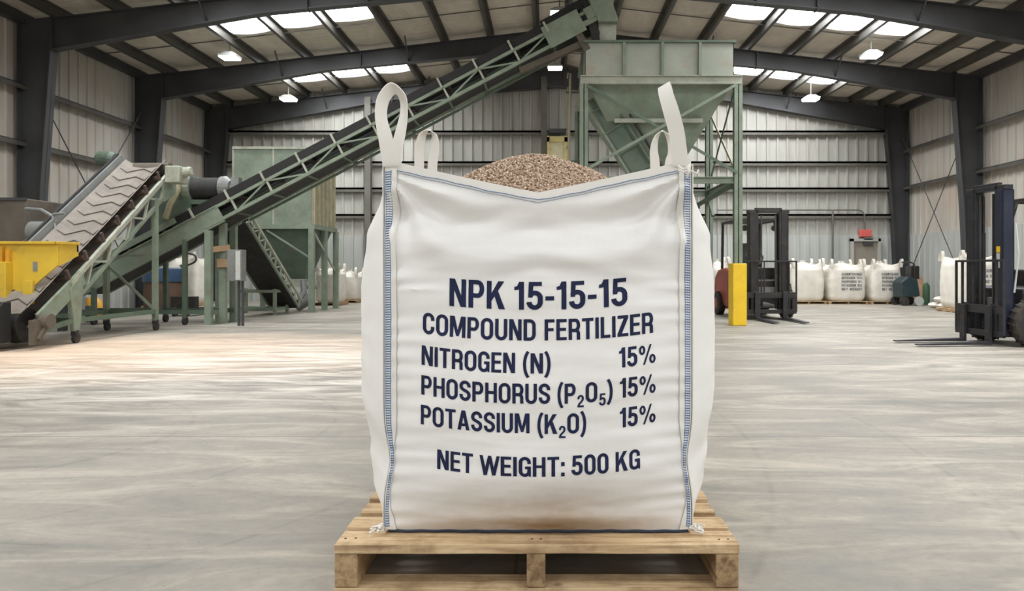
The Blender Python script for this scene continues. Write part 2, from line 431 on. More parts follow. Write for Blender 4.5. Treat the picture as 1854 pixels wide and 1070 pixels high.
# girts
for z in (5.12, 4.19, 3.4, 2.6):
    m_ = MB(); m_.box(XL+.3, XR-.3, YF_-.17, YF_-.04, z-.03, z+.03); m_.box(XL+.3, XR-.3, YF_-.17, YF_-.16, z-.1, z+.03)
    obj('girt', m_, 'girt', wf)
for z in (4.55, 3.45):
    for wall, sx, x in ((wl, 1, XL), (wr, -1, XR)):
        m_ = MB(); x2 = x+sx*.22
        m_.box(min(x+sx*.04, x2), max(x+sx*.04, x2), YB, YF_, z-.012, z); m_.box(min(x2, x2-sx*.012), max(x2, x2-sx*.012), YB, YF_, z-.1, z)
        obj('girt', m_, 'purlin', wall)
for px in (667, 985):
    x = (px-VX)*21.3/F
    m_ = MB(); m_.box(x-.09, x+.09, YF_-.2, YF_-.18, 0, roofh(x)-.4); m_.box(x-.012, x+.012, YF_-.36, YF_-.19, 0, roofh(x)-.4); m_.box(x-.09, x+.09, YF_-.37, YF_-.355, 0, roofh(x)-.4)
    obj('wall_post', m_, 'girt', wf)
# bracing rods on the side walls
def rod(wall, x, y0, z0, y1, z1):
    m_ = MB(); m_.tube([(x, y0, z0), (x, y1, z1)], .013, 6); obj('brace_rod', m_, 'steel', wall)
for a, b_ in ((13.95, 17.6),):
    rod(wl, XL+.3, a, 4.55, b_, .35); rod(wl, XL+.3, b_, 4.9, a, .35)
for a, b_ in ((17.9, 21.2),):
    rod(wr, XR-.3, a, 4.6, b_, .3); rod(wr, XR-.3, b_, 4.9, a, .3)

# portal frames
def ibeam(stations, ydepth, y, axis_top):
    """stations: list of ((x,z) outer edge, (x,z) inner edge) ; web plus flanges"""
    mb = MB(); n = len(stations)
    def ribbon(pts0, pts1, y0, y1):
        # solid between polyline pts0 and pts1
        vs = []
        for p, q in zip(pts0, pts1):
            vs += [(p[0], y0, p[1]), (q[0], y0, q[1]), (q[0], y1, q[1]), (p[0], y1, p[1])]
        fs = []
        for i in range(len(pts0)-1):
            for k in range(4):
                j = (k+1) % 4; fs.append((i*4+k, i*4+j, (i+1)*4+j, (i+1)*4+k))
        fs += [(0, 1, 2, 3), tuple((len(pts0)-1)*4+k for k in (3, 2, 1, 0))]
        mb.add(vs, fs)
    o = [Vector(a) for a, b in stations]; i_ = [Vector(b) for a, b in stations]
    ribbon(o, i_, y-.008, y+.008)
    for edge, other in ((o, i_), (i_, o)):
        e2 = [e+(q-e).normalized()*.018 for e, q in zip(edge, other)]
        ribbon(edge, e2, y-ydepth/2, y+ydepth/2)
    return mb
lab = {13.8: 'dark steel portal frame nearest the camera, its rafters crossing the top of the view',
       17.75: 'dark steel portal frame in the middle, between the nearest one and the far wall frame',
       21.35: 'dark steel portal frame standing against the far end wall'}
for y in (13.8, 17.75, 21.35):
    far = y > 20
    t = thing('portal_frame', lab[y], 'steel frame', (XC, y, 0), 'portal frames of the hall')
    for sx, xo in ((-1, XL+.1), (1, XR-.1)):
        tb = EAVE-.14; kd = .66
        col = [((xo, 0), (xo-sx*.34, 0)), ((xo, 2.6), (xo-sx*.47, 2.6)), ((xo, tb-.62), (xo-sx*kd, tb-.62)), ((xo, tb), (xo-sx*kd, tb+SL*kd))]
        obj('column', ibeam(col, .22, y, None), 'steel', t)
        st = []
        L = abs(xo-sx*kd-XC)
        for k in range(13):
            u = k/12; x = xo-sx*kd+(XC-xo+sx*kd)*u; top = roofh(x)-.2
            if far: d = .66-.3*min(1, u/.5)+.18*max(0, (u-.5)/.5)
            else: d = .62-.24*min(1, u/.42)+.12*max(0, (u-.42)/.58)
            st.append(((x, top), (x, top-d)))
        r_ = obj('rafter', ibeam(st, .2, y, None), 'steel', t)
        m_ = MB()
        for u in (.0, .5, .985):
            x = xo-sx*kd+(XC-xo+sx*kd)*u; top = roofh(x)-.2
            m_.box(x-.012, x+.012, y-.1, y+.1, top-(.62 if u == 0 else .42), top)
        obj('stiffener', m_, 'steel', r_)
        # fly braces
        for u in (.3, .62):
            x = xo-sx*kd+(XC-xo+sx*kd)*u; top = roofh(x)-.2
            m_ = MB(); m_.bar((x, y-.02, top-.38), (x, y-.5, top+.1), .03, .03); m_.bar((x, y+.02, top-.38), (x, y+.5, top+.1), .03, .03)
            obj('fly_brace', m_, 'steel', t)

# ceiling : insulation sagging between purlins, with skylight openings
PUR = [-.26-1.155*i for i in range(9)]+[.5, 1.6, 2.7, 3.85, 5.0, 6.1, 7.15, 8.2, 9.15, 10.05]
PUR = sorted(PUR)
edges = [XL]+PUR+[XR]
def strip_cell(mb, x0, x1, y0, y1):
    nx, ny = 6, max(2, int((y1-y0)/.5)); base = len(mb.v); vs = []; fs = []
    for i in range(nx+1):
        for j in range(ny+1):
            u = i/nx; x = x0+(x1-x0)*u; y = y0+(y1-y0)*j/ny
            sag = .05*math.sin(PI*u)*(1+.35*math.sin(y*2.1+x))
            vs.append((x, y, roofh(x)-sag))
    for i in range(nx):
        for j in range(ny): a = i*(ny+1)+j; fs.append((a, a+1, a+ny+2, a+ny+1))
    mb.add(vs, fs)
SKY = []
for i in range(len(FR)-1):
    y0 = FR[i]+.75
    SKY.append((y0, y0+1.55))
SKY[-1] = (FR[-2]+.8, FR[-2]+2.55)
skyx = [(PUR[2], PUR[5]), (PUR[12], PUR[16])]
cm = MB(); sk = 0
for a, b_ in zip(edges[:-1], edges[1:]):
    if any(x0-1e-3 <= a and b_ <= x1+1e-3 for x0, x1 in skyx):
        y = YB
        for (s0, s1) in SKY:
            strip_cell(cm, a, b_, y, s0); y = s1
        strip_cell(cm, a, b_, y, YF_)
    else: strip_cell(cm, a, b_, YB, YF_)
ceil = struct('ceiling', cm, 'ceiling', smooth=True, fix=False)
for x in PUR:
    z = roofh(x)-.1; m_ = MB()
    s = 1 if x > XC else -1
    m_.box(x-.006, x+.006, YB, YF_-.1, z-.1, z+.09); m_.box(min(x, x+s*.08), max(x, x+s*.08), YB, YF_-.1, z-.1, z-.09); m_.box(min(x, x-s*.08), max(x, x-s*.08), YB, YF_-.1, z+.08, z+.09)
    obj('purlin', m_, 'purlin', ceil)
for (x, s) in ((XL+.15, 1), (XR-.15, -1)):
    m_ = MB(); m_.box(x-.07, x+.07, YB, YF_-.1, EAVE-.22, EAVE-.02); obj('eave_strut', m_, 'steel', ceil)
for i in range(len(FR)-1):
    for f_ in (.62,):
        yb = FR[i]+(FR[i+1]-FR[i])*f_
        for (xa, xb) in ((XL+.1, XC), (XC, XR-.1)):
            m_ = MB(); m_.tube([(xa, yb, roofh(xa)-.07), (xb, yb, roofh(xb)-.07)], .012, 5); obj('bridging_rod', m_, 'purlin', ceil)
wn_ = 0
for (s0, s1) in SKY:
    for (x0, x1) in skyx:
        wn_ += 1
        m_ = MB(); nx = 8; 
        vs = []; 
        for i in range(nx+1):
            x = x0+(x1-x0)*i/nx; vs += [(x, s0, roofh(x)+.03), (x, s1, roofh(x)+.03)]
        m_.add(vs, [(2*i, 2*i+2, 2*i+3, 2*i+1) for i in range(nx)])
        w = struct('window_%d' % wn_, m_, 'sky_pane', fix=False)

# hanging lamps
def lamp(x, y, z, label):
    t = thing('high_bay_light', label, 'ceiling light', (x, y, z), 'high bay lights under the roof')
    m_ = MB(); m_.box(x-.21, x+.21, y-.17, y+.17, z+.03, z+.08); m_.prism([(x-.2, z+.08), (x+.2, z+.08), (x+.1, z+.14), (x-.1, z+.14)], 'Y', y-.12, y+.12)
    obj('housing', m_, 'white_metal', t, bevel=.01)
    m_ = MB(); m_.box(x-.19, x+.19, y-.16, y+.16, z, z+.032); obj('diffuser', m_, 'lamp', t, bevel=.01)
    m_ = MB(); m_.tube([(x, y, z+.13), (x, y, roofh(x)-.1)], .012, 6); obj('hanging_rod', m_, 'grey_metal', t)
    return t
def lampat(px, py, y, label):
    x, y, z = W(px, py, y); z = min(z, roofh(x)-.35)
    return lamp(x, y, z-.03, label)
lampat(416, 104, 16.4, 'larger of the two hanging lamps at left, in the nearer roof bay')
lampat(522, 180, 19.9, 'smaller of the two hanging lamps at left, above the green bin')
lampat(1013, 24, 15.6, 'bright square hanging lamp at the ridge, above the top of the conveyor')
lampat(1005, 123, 20.0, 'bright square hanging lamp at the ridge below the conveyor head')
lampat(1577, 101, 16.4, 'larger of the two hanging lamps at right, in the nearer roof bay')
lampat(1468, 180, 19.9, 'smaller of the two hanging lamps at right, in the farther roof bay')

# door, exit sign, conduit on the far wall
x0, x1 = W(1545, 0, 21.4)[0], W(1589, 0, 21.4)[0]; zt = W(0, 437, 21.4)[2]
m_ = MB(); m_.box(x0-.07, x1+.07, YF_-.14, YF_-.05, 0, zt+.08)
fr = MB(); fr.box(x0-.08, x0, YF_-.2, YF_-.06, 0, zt+.08); fr.box(x1, x1+.08, YF_-.2, YF_-.06, 0, zt+.08); fr.box(x0-.08, x1+.08, YF_-.2, YF_-.06, zt, zt+.08)
d = struct('door_1', fr, 'wall')
m_ = MB(); m_.box(x0, x1, YF_-.12, YF_-.09, .01, zt); obj('door_leaf', m_, 'door', d)
m_ = MB(); m_.box(x0+.3, x1-.15, YF_-.2, YF_-.12, zt-.12, zt-.04); obj('door_closer', m_, 'steel', d)
m_ = MB(); m_.tube([(x1-.08, YF_-.12, .9), (x1-.08, YF_-.18, .9), (x1-.2, YF_-.18, .9)], .015, 6); obj('door_handle', m_, 'grey_metal', d)
t = thing('exit_sign', 'small red sign box on the far wall above the grey door', 'sign', W(1569, 421, 21.3))
x, _, z = W(1569, 422, 21.3)
m_ = MB(); m_.box(x-.17, x+.17, YF_-.22, YF_-.09, z-.11, z+.11); obj('sign_box', m_, 'redsign', t, bevel=.01)
m_ = MB(); m_.box(x-.05, x+.22, YF_-.2, YF_-.09, z-.2, z-.12); obj('lamp_pod', m_, 'grey_metal', t)
m_ = MB(); zc = W(0, 380, 21.3)[2]
pts = [(W(1300, 0, 21.3)[0], YF_-.2, zc), (x-.25, YF_-.2, zc)]+[(x-.25+.22*math.sin(a), YF_-.2, zc-.22+.22*math.cos(a)) for a in (R(20), R(45), R(70), R(90))]+[(x-.03, YF_-.2, z+.1)]
m_.tube(pts, .022, 8); setp(obj('conduit_pipe', m_, 'girt'), 'thin grey conduit pipe running along the far wall and bending down to the red sign', 'pipe')
m_ = MB(); xx = W(1509, 0, 21.3)[0]; m_.tube([(xx, YF_-.2, .0), (xx, YF_-.2, zc-.03)], .03, 8)
setp(obj('downpipe', m_, 'girt'), 'thin vertical grey pipe on the far wall behind the middle white bulk bag', 'pipe')

# ------------------------------------------------------------------ main bulk bag
BX0, BX1, BYF, BYB, ZD = -.502, .447, 2.2, 3.12, .153      # corners and deck height
ZCOR, ZMID = 1.305, 1.2
BC = Vector(((BX0+BX1)/2, (BYF+BYB)/2, ZD))
def sm(x): x = max(0, min(1, x)); return x*x*(3-2*x)
def interp(x, xs, ys):
    for i in range(len(xs)-1):
        if x <= xs[i+1]:
            u = (x-xs[i])/(xs[i+1]-xs[i]); u = max(0, u); u = u*u*(3-2*u)
            return ys[i]+(ys[i+1]-ys[i])*u
    return ys[-1]
def cshift(h):      # sideways wander of the corner seams
    return .020*math.exp(-((h-.38)/.08)**2)
def sidebulge(h): return interp(h, [.153, .19, .25, .36, .6, .9, 1.08, 1.2, 1.31], [.035, .075, .115, .15, .166, .166, .145, .085, .01])
def frontbulge(h): return interp(h, [.153, .22, .35, .6, .85, 1.05, 1.31], [.004, .052, .088, .086, .062, .032, .012])
def wrinkle(x, h):
    q = min(1, abs((x-(BX0+BX1)/2)/((BX1-BX0)/2)))
    s = 1 if x > -.03 else -1
    w = 0
    e = math.exp(-(1-q)/.22)                        # seam puckers
    ph = h*118+5*noise.noise(Vector((h*7, s*3.3, 0)))+s*3*(1-q)
    amp = .6+.9*noise.noise(Vector((h*11, s*9, 2)))
    w += e*.0062*math.sin(ph)*max(0, amp)*sm((1.02-h)/.1)*sm((1-q)/.04+.1)
    w += .007*noise.noise(Vector((x*3.2, h*6.5, 1.7)))
    w += .0034*noise.noise(Vector((x*5, h*22+x*2*s, 4.1)))+.0013*noise.noise(Vector((x*9, h*60, 6.2)))
    w += .010*noise.noise(Vector((x*3, (h+.25*abs(x+.03))*17, 8.1)))*sm((h-.86)/.12)*sm((1.22-h)/.1)
    # folds hanging from the top corners
    dx = (1-q)*.475; dz = 1.27-h
    if dz > 0:
        ang = math.atan2(dx, dz); rr_ = math.hypot(dx, dz)
        w += .017*math.sin(ang*11+.8)*math.exp(-((rr_-.17)/.13)**2)*sm(ang/.25)
    # the shallow hollow where the fill begins
    hh = 1.09-.035*math.cos((x+.03)*5)
    w += -.028*math.exp(-((h-hh-.04)/.045)**2)+.020*math.exp(-((h-hh+.055)/.05)**2)
    rim_ = ZMID+(ZCOR-ZMID)*q; w *= sm((rim_-h-.02)/.05)*sm((1-q)/.05)
    # one crease left of the print
    w += .005*math.exp(-((x+.40)/.07)**2)*(math.exp(-((h-.908)/.007)**2)-math.exp(-((h-.922)/.01)**2)*.6)
    return w
def fy(x, h):       # depth of the bag's front face
    xm = (BX0+BX1)/2; hw = (BX1-BX0)/2
    q = min(1, abs((x-xm)/hw))
    return BYF-frontbulge(h)*(1-q**2.6)-wrinkle(x, h)
def rimh(u):        # rim height along a face, u 0..1
    a = abs(2*u-1)
    return ZMID+(ZCOR-ZMID)*(a**1.12)
def frim(u): return ZMID+.001+(ZCOR-ZMID)*(abs(2*u-1)**1.0)*(.9+.1*abs(2*u-1))
def bagpt(face, u, t):
    """face 0 front 1 right 2 back 3 left; u along, t 0..1 up"""
    H = frim(u) if face == 0 else rimh(u)
    h = ZD+.004+t*(H-ZD-.004)
    xl = BX0+cshift(h); xr = BX1-cshift(h)*.8
    if face == 0:
        x = xl+(xr-xl)*u; return Vector((x, fy(x, h), h))
    if face == 2:
        x = xr+.05+(xl-.03-xr-.05)*u; q = abs(2*u-1)
        return Vector((x, BYB+frontbulge(h)*1.2*(1-q**2.6), h))
    q = abs(2*u-1); k = sidebulge(h)*(1-q**2.2)
    k += .004*noise.noise(Vector((u*4, h*16, face)))*min(1, (1-q)*4)
    rimpull = 1-.5*sm((t-.9)/.1)
    if face == 1: return Vector((xr+.05*u+k*.86*rimpull, BYF+(BYB-BYF)*u, h))
    return Vector((xl-.03*(1-u)-k*.95*rimpull, BYB+(BYF-BYB)*u, h))
NU, NV = 120, 150
NS = 48
mb = MB(); ring = []
faces_u = [(0, i/NU) for i in range(NU)]+[(1, i/NS) for i in range(NS)]+[(2, i/NS) for i in range(NS)]+[(3, i/NS) for i in range(NS)]
n = len(faces_u)
vs = []
for j in range(NV+1):
    for (f_, u) in faces_u: vs.append(bagpt(f_, u, j/NV))
fs = [(j*n+i, j*n+(i+1) % n, (j+1)*n+(i+1) % n, (j+1)*n+i) for j in range(NV) for i in range(n)]
# fold the rim inward
cen = Vector((BC.x, BC.y, 0))
for k, (inn, dz) in enumerate(((.004, .002), (.008, -.002), (.03, -.045), (.06, -.09))):
    for (f_, u) in faces_u:
        p = bagpt(f_, u, 1); dd = Vector((BC.x-p.x, BC.y-p.y, 0)).normalized(); vs.append(p+dd*inn+Vector((0, 0, dz)))
    b0 = (NV+k)*n
    fs += [(b0+i, b0+(i+1) % n, b0+n+(i+1) % n, b0+n+i) for i in range(n)]
fs.append(tuple(range(n-1, -1, -1)))
mb.add(vs, fs)
bag = thing('bulk_bag', 'large white woven bulk bag with navy fertilizer print, standing open on the front wooden pallet', 'bulk bag', tuple(BC))
sack = obj('sack', mb, 'bag', bag, smooth=True, fix=False)

# hem strip round the rim and its stitching
def along_front(off, u0=0.0, u1=1.0, N=120, dy=.003):
    out = []
    for i in range(N+1):
        u = u0+(u1-u0)*i/N; x = BX0+(BX1-BX0)*u; h = frim(u)-off
        out.append(Vector((x, fy(x, h)-dy, h)))
    return out
a = along_front(-.004, .0, 1, 140, .0035); b_ = along_front(.026, .0, 1, 140, .0035)
m_ = MB(); vs = []; fs = []
for p, q in zip(a, b_): vs += [p, q, q+Vector((0, .003, 0)), p+Vector((0, .014, 0))]
for i in range(140):
    for k in range(4): j = (k+1) % 4; fs.append((i*4+k, (i+1)*4+k, (i+1)*4+j, i*4+j))
m_.add(vs, fs); obj('hem', m_, 'web', bag, smooth=True)
m_ = MB()
for off, r_ in ((.0205, .0011), (.0285, .0007)):
    u = .03 if r_ > .001 else .06
    while u < .97:
        L_ = .0085/.95
        pts = along_front(off+.0012*math.sin(u*23)+.001*math.sin(u*61), u, u+L_*(.86 if r_ > .001 else .8), 3, .0055)
        m_.tube(pts, r_, 5); u += L_
obj('hem_stitching', m_, 'bluethread', bag)
# corner seam bands with ladder stitching
def band_x(side, h, o):
    return (BX0+cshift(h)+.001+o) if side < 0 else (BX1-cshift(h)*.8-.001-o)
for side in (-1, 1):
    m_ = MB(); pts = []; wv = []
    N = 130; hs = [ZD+.012+(ZCOR-.01-ZD-.012)*i/N for i in range(N+1)]
    for h in hs:
        w = .0185*(1-.72*math.exp(-((h-.33)/.13)**4))
        xa, xb = band_x(side, h, .0), band_x(side, h, 2*w)
        pa = Vector((xa, fy(xa, h)-.005, h)); pb = Vector((xb, fy(xb, h)-.005, h))
        pts.append((pa+pb)/2); wv.append((pb-pa)/2)
    m_.strip(pts, wv, .004)
    obj('seam_band', m_, 'web', bag, smooth=True)
    m_ = MB(); k = 0; h = ZD+.02
    wid = lambda h: .0165*(1-.5*math.exp(-((h-.3)/.16)**4))
    while h < ZCOR-.03:
        o = .003; w = wid(h)
        wb = .0185*(1-.72*math.exp(-((h-.33)/.13)**4)); 
        def P(o_, h_):
            xa, xb = band_x(side, h_, 0), band_x(side, h_, 2*wb); u = o_/(2*wb)
            return Vector((xa+(xb-xa)*u, fy(xa, h_)*(1-u)+fy(xb, h_)*u-.0078, h_))
        w = min(w, 2*wb-.004)
        m_.tube([P(o, h), P(o, h+.0058)], .0011, 4); m_.tube([P(o+w, h+.002), P(o+w, h+.0076)], .0011, 4)
        m_.tube([P(o, h+.001), P(o+w*.55, h+.0035), P(o+w, h+.002)], .00135, 4)
        if w > .008: m_.tube([P(o+w*.5, h+.001), P(o+w*.5, h+.005)], .0008, 4)
        h += .0076; k += 1
    obj('seam_stitching', m_, 'bluethread', bag, smooth=False)
    # pinched edge of the side panel
    m_ = MB(); pts = []; wv = []
    for h in hs:
        x = band_x(side, h, -.004); pts.append(Vector((x, BYF+.006, h))); wv.append(Vector((.0025, .012, 0)) if side < 0 else Vector((-.0025, .012, 0)))
    m_.strip(pts, wv, .003); obj('seam_edge', m_, 'web', bag, smooth=True)
    # knotted corner tuft at the base
    m_ = MB(); rnd = random.Random(5+side)
    bx = (BX0 if side < 0 else BX1)
    for k in range(9):
        a0 = Vector((bx+rnd.uniform(-.006, .02)*-side*-1, BYF-.012, ZD+.012+rnd.uniform(0, .02)))
        m_.tube([a0, a0+Vector((side*rnd.uniform(.003, .02), -rnd.uniform(.002, .015), rnd.uniform(-.006, .008))), a0+Vector((side*rnd.uniform(.006, .03), -rnd.uniform(.004, .02), rnd.uniform(-.009, .006)))], rnd.uniform(.002, .005), 6)
    obj('corner_tuft', m_, 'web', bag, smooth=True)
# base piping
m_ = MB(); pts = []
for i in range(101):
    x = BX0+.01+(BX1-BX0-.02)*i/100; pts.append((x, fy(x, ZD+.006)-.0025, ZD+.0062+.001*math.sin(i*.7)))
m_.tube(pts, .0042, 6); obj('base_seam', m_, 'darkthread', bag, smooth=True)

# lifting loops : centre line and half width vectors
def catmull(P, N=10):
    P = [Vector(p) for p in P]; out = []
    for i in range(len(P)-1):
        p0 = P[max(i-1, 0)]; p1 = P[i]; p2 = P[i+1]; p3 = P[min(i+2, len(P)-1)]
        for k in range(N):
            t = k/N; out.append(.5*((2*p1)+(p2-p0)*t+(2*p0-5*p1+4*p2-p3)*t*t+(3*p1-p0-3*p2+p3)*t**3))
    out.append(P[-1]); return out
def loop(spec):
    """spec rows: px, py, depth, half-width vector (m)"""
    P = catmull([W(a, b, c) for a, b, c, w in spec]); Wv = catmull([w for a, b, c, w in spec])
    m_ = MB(); m_.strip(P, Wv, .0035); return obj('lifting_loop', m_, 'web', bag, smooth=True)
k = .024
loop([(707, 302, 2.19, (k, 0, 0)), (706, 292, 2.185, (k, 0, .002)), (698, 250, 2.18, (k*.85, .006, .004)), (690, 212, 2.18, (k*.62, .014, 0)), (694, 180, 2.185, (k*.5, .018, -.006)),
      (712, 160, 2.2, (k*.12, .021, -.012)), (729, 178, 2.225, (-k*.45, .018, -.008)), (731, 205, 2.235, (-k*.6, .016, 0)), (725, 240, 2.235, (-k*.75, .01, .003)), (717, 275, 2.235, (-k*.8, .006, .002)), (716, 302, 2.235, (-k*.8, .004, 0))])
loop([(1231, 301, 2.19, (k*.9, 0, 0)), (1230, 290, 2.185, (k, 0, 0)), (1226, 245, 2.17, (k, 0, .002)), (1216, 205, 2.16, (k*.98, 0, .006)), (1206, 172, 2.165, (k*.9, .004, .008)), (1202, 156, 2.18, (k*.8, .006, .012)),
      (1205, 158, 2.2, (k*.75, .006, .01)), (1213, 190, 2.215, (k*.8, .004, .004)), (1226, 235, 2.225, (k*.85, 0, 0)), (1234, 290, 2.23, (k*.85, 0, 0)), (1236, 325, 2.23, (k*.8, 0, 0))])
k2 = .021
loop([(759, 375, 3.1, (k2, 0, 0)), (759, 300, 3.1, (k2, 0, 0)), (760, 268, 3.1, (k2*.9, .008, 0)), (765, 245, 3.1, (k2*.6, .016, 0)), (776, 235, 3.1, (k2*.1, .02, .006)), (787, 247, 3.1, (-k2*.6, .016, 0)), (787, 272, 3.1, (-k2*.9, .008, 0)), (783, 300, 3.1, (-k2, 0, 0)), (781, 375, 3.1, (-k2, 0, 0))])
loop([(1187, 375, 3.1, (k2, 0, 0)), (1186, 300, 3.1, (k2, 0, 0)), (1184, 270, 3.1, (k2*.8, .008, 0)), (1189, 248, 3.1, (k2*.5, .016, 0)), (1200, 237, 3.1, (k2*.1, .02, .006)), (1213, 252, 3.1, (-k2*.5, .016, 0)), (1217, 275, 3.1, (-k2*.8, .008, 0)), (1212, 300, 3.1, (-k2, 0, 0)), (1210, 375, 3.1, (-k2, 0, 0))])
# tie cord at the right corner
m_ = MB()
m_.tube([W(1228, 300, 2.16), W(1236, 306, 2.15), W(1246, 305, 2.15), W(1250, 298, 2.16)], .004, 6)
m_.tube([W(1228, 308, 2.155), W(1238, 311, 2.145), W(1250, 309, 2.15), W(1262, 314, 2.15), W(1264, 308, 2.16)], .0028, 6)
m_.tube([W(1244, 300, 2.15), W(1247, 312, 2.145), W(1244, 320, 2.155)], .004, 6)
obj('tie_cord', m_, 'web', bag, smooth=True)

# printed lettering : stroke-built condensed gothic
ST = .158
def arc(cx, cy, rx, ry, a0, a1, n=9): return [(cx+rx*math.cos(R(a0+(a1-a0)*i/n)), cy+ry*math.sin(R(a0+(a1-a0)*i/n))) for i in range(n+1)]
def bez(a, b, c, d, n=8):
    return [tuple((1-t)**3*a[i]+3*(1-t)**2*t*b[i]+3*(1-t)*t*t*c[i]+t**3*d[i] for i in (0, 1)) for t in [k/n for k in range(n+1)]]
def ribbon2(path, th=ST, closed=False):
    P = []
    for p in path:
        p = Vector(p)
        if P and (p-P[-1]).length < .022: continue
        if len(P) > 1 and (p-P[-1]).dot(P[-1]-P[-2]) < -.2*(p-P[-1]).length*(P[-1]-P[-2]).length: continue
        P.append(p)
    if closed and (P[0]-P[-1]).length < .022: P.pop()
    L = len(P); lo = []; ro = []
    for i, p in enumerate(P):
        a = P[i-1] if (i > 0 or closed) else None; b = P[(i+1) % L] if (i < L-1 or closed) else None
        if a is None: t = (b-p).normalized(); nrm = Vector((-t.y, t.x)); m = 1
        elif b is None: t = (p-a).normalized(); nrm = Vector((-t.y, t.x)); m = 1
        else:
            t1 = (p-a).normalized(); t2 = (b-p).normalized(); t = (t1+t2).normalized(); nrm = Vector((-t.y, t.x)); m = 1/max(.5, nrm.dot(Vector((-t1.y, t1.x))))
        lo.append(p+nrm*th/2*m); ro.append(p-nrm*th/2*m)
    q = [(lo[i], lo[i+1], ro[i+1], ro[i]) for i in range(L-1)]
    if closed: q.append((lo[-1], lo[0], ro[0], ro[-1]))
    return q
def Q(*p): return [tuple(Vector(a) for a in p)]
def glyph(ch):
    c = ST/2; top = 1-c
    def stem(x): return Q((x, 0), (x+ST, 0), (x+ST, 1), (x, 1))
    def hbar(x0, x1, y, t=.145): return Q((x0, y), (x1, y), (x1, y+t), (x0, y+t))
    if ch == 'N': w = .56; q = stem(0)+stem(w-ST)+Q((ST*.1, 1), (ST*1.15, 1), (w-ST*.1, 0), (w-ST*1.15, 0))
    elif ch in 'PR':
        w = .53; q = stem(0)+ribbon2([(c, top+.005)]+arc(w-.22-c+.08, (top+.45)/2+.0, .14, (top-.45)/2+.005, 90, -90)+[(c, .45)], .155)
        if ch == 'R': q += ribbon2([(w*.35, .44)]+arc(w-.21, .29, .125, .15, 90, 0, 5)+[(w-.085, .12), (w-.075, 0)], .155)
    elif ch == 'K': w = .6; q = stem(0)+Q((ST, .28), (w-.02, 1), (w-.22, 1), (ST, .56))+Q((w-.2, 0), (w+.01, 0), (.37, .67), (.25, .5))
    elif ch == '1': w = .31; q = stem(w-ST)+Q((0, .70), (w-ST+.01, .72), (w-ST+.01, .86), (0, .82))+Q((w-ST-.07, .83), (w-ST+.01, .80), (w-ST+.01, 1), (w-ST-.0, 1))
    elif ch == '5':
        w = .52; q = hbar(.07, w-.03, 1-.145)+Q((.05, .44), (.05+.145, .44), (.07+.15, 1), (.07, 1))
        q += ribbon2([(.11, .50)]+arc(w/2, .42, w/2-c, .185, 130, 0, 8)+arc(w/2, c+.2, w/2-c, .2, 0, -180, 12), .165)
    elif ch == '-': w = .28; q = hbar(0, w, .33, .15)
    elif ch in 'O0': w = .56 if ch == 'O' else .52; q = ribbon2(arc(w/2, 1-c-.2, w/2-c, .2+.015, 180, 0, 12)+arc(w/2, c+.2, w/2-c, .2+.015, 0, -180, 12), ST, True)
    elif ch in 'CG':
        w = .54; q = ribbon2([(w-c, .65)]+arc(w/2, 1-c-.2, w/2-c, .215, 0, 180, 12)+arc(w/2, c+.2, w/2-c, .215, 180, 360, 12)+[(w-c, .36 if ch == 'C' else .5)], ST)
        if ch == 'G': q += hbar(w*.52, w, .38, .14)+Q((w-.09, 0), (w, 0), (w, .4), (w-.09, .4))
    elif ch == 'U': w = .55; q = ribbon2([(c, 1)]+arc(w/2, c+.2, w/2-c, .215, 180, 360, 12)+[(w-c, 1)], ST)
    elif ch == 'D': w = .55; q = ribbon2([(c, .07)]+arc(w-.26, .3, .26-c, .23, -90, 0, 7)+arc(w-.26, .7, .26-c, .23, 0, 90, 7)+[(c, .93)], .155)+stem(0)
    elif ch == 'F': w = .45; q = stem(0)+hbar(0, w, 1-.145)+hbar(0, w-.04, .44)
    elif ch == 'E': w = .47; q = stem(0)+hbar(0, w, 1-.145)+hbar(0, w-.03, .44)+hbar(0, w, 0)
    elif ch == 'T': w = .52; q = Q((w/2-ST/2, 0), (w/2+ST/2, 0), (w/2+ST/2, 1), (w/2-ST/2, 1))+hbar(0, w, 1-.145)
    elif ch == 'I': w = ST; q = stem(0)
    elif ch == 'L': w = .44; q = stem(0)+hbar(0, w, 0)
    elif ch == 'Z': w = .5; q = hbar(0, w, 0)+hbar(.01, w, 1-.145)+Q((0, .13), (.2, .13), (w, .87), (w-.2, .87))
    elif ch == 'H': w = .56; q = stem(0)+stem(w-ST)+hbar(0, w, .44)
    elif ch == 'M': w = .72; q = stem(0)+stem(w-ST)+Q((.02, 1), (.21, 1), (w/2+.06, .06), (w/2-.06, .06))+Q((w-.21, 1), (w-.02, 1), (w/2+.06, .06), (w/2-.06, .06))
    elif ch == 'W':
        w = .86; q = []
        for a, b in ((0, .19), (.38, .19), (.38, .57), (.76, .57)): q += Q((a, 1), (a+.145, 1), (b+.14, 0), (b-.01, 0))
    elif ch == 'A': w = .6; q = Q((0, 0), (.17, 0), (w/2+.06, 1), (w/2-.09, 1))+Q((w, 0), (w-.17, 0), (w/2-.06, 1), (w/2+.09, 1))+hbar(.13, w-.13, .2, .14)
    elif ch == 'S':
        w = .54; q = ribbon2([(w-c, .68)]+arc(w/2, 1-c-.19, w/2-c, .2, 0, 180, 12)+bez((c, .70), (c, .5), (w-c, .52), (w-c, .30))+arc(w/2, c+.19, w/2-c, .2, 0, -180, 12)+[(c, .32)], .16)
    elif ch == '2': w = .5; q = ribbon2([(c, .66)]+arc(w/2, 1-c-.2, w/2-c, .21, 180, 0, 12)+bez((w-c, .7), (w-c, .42), (c+.02, .4), (c, .06)), .155)+hbar(0, w, 0)
    elif ch == '%':
        w = .86
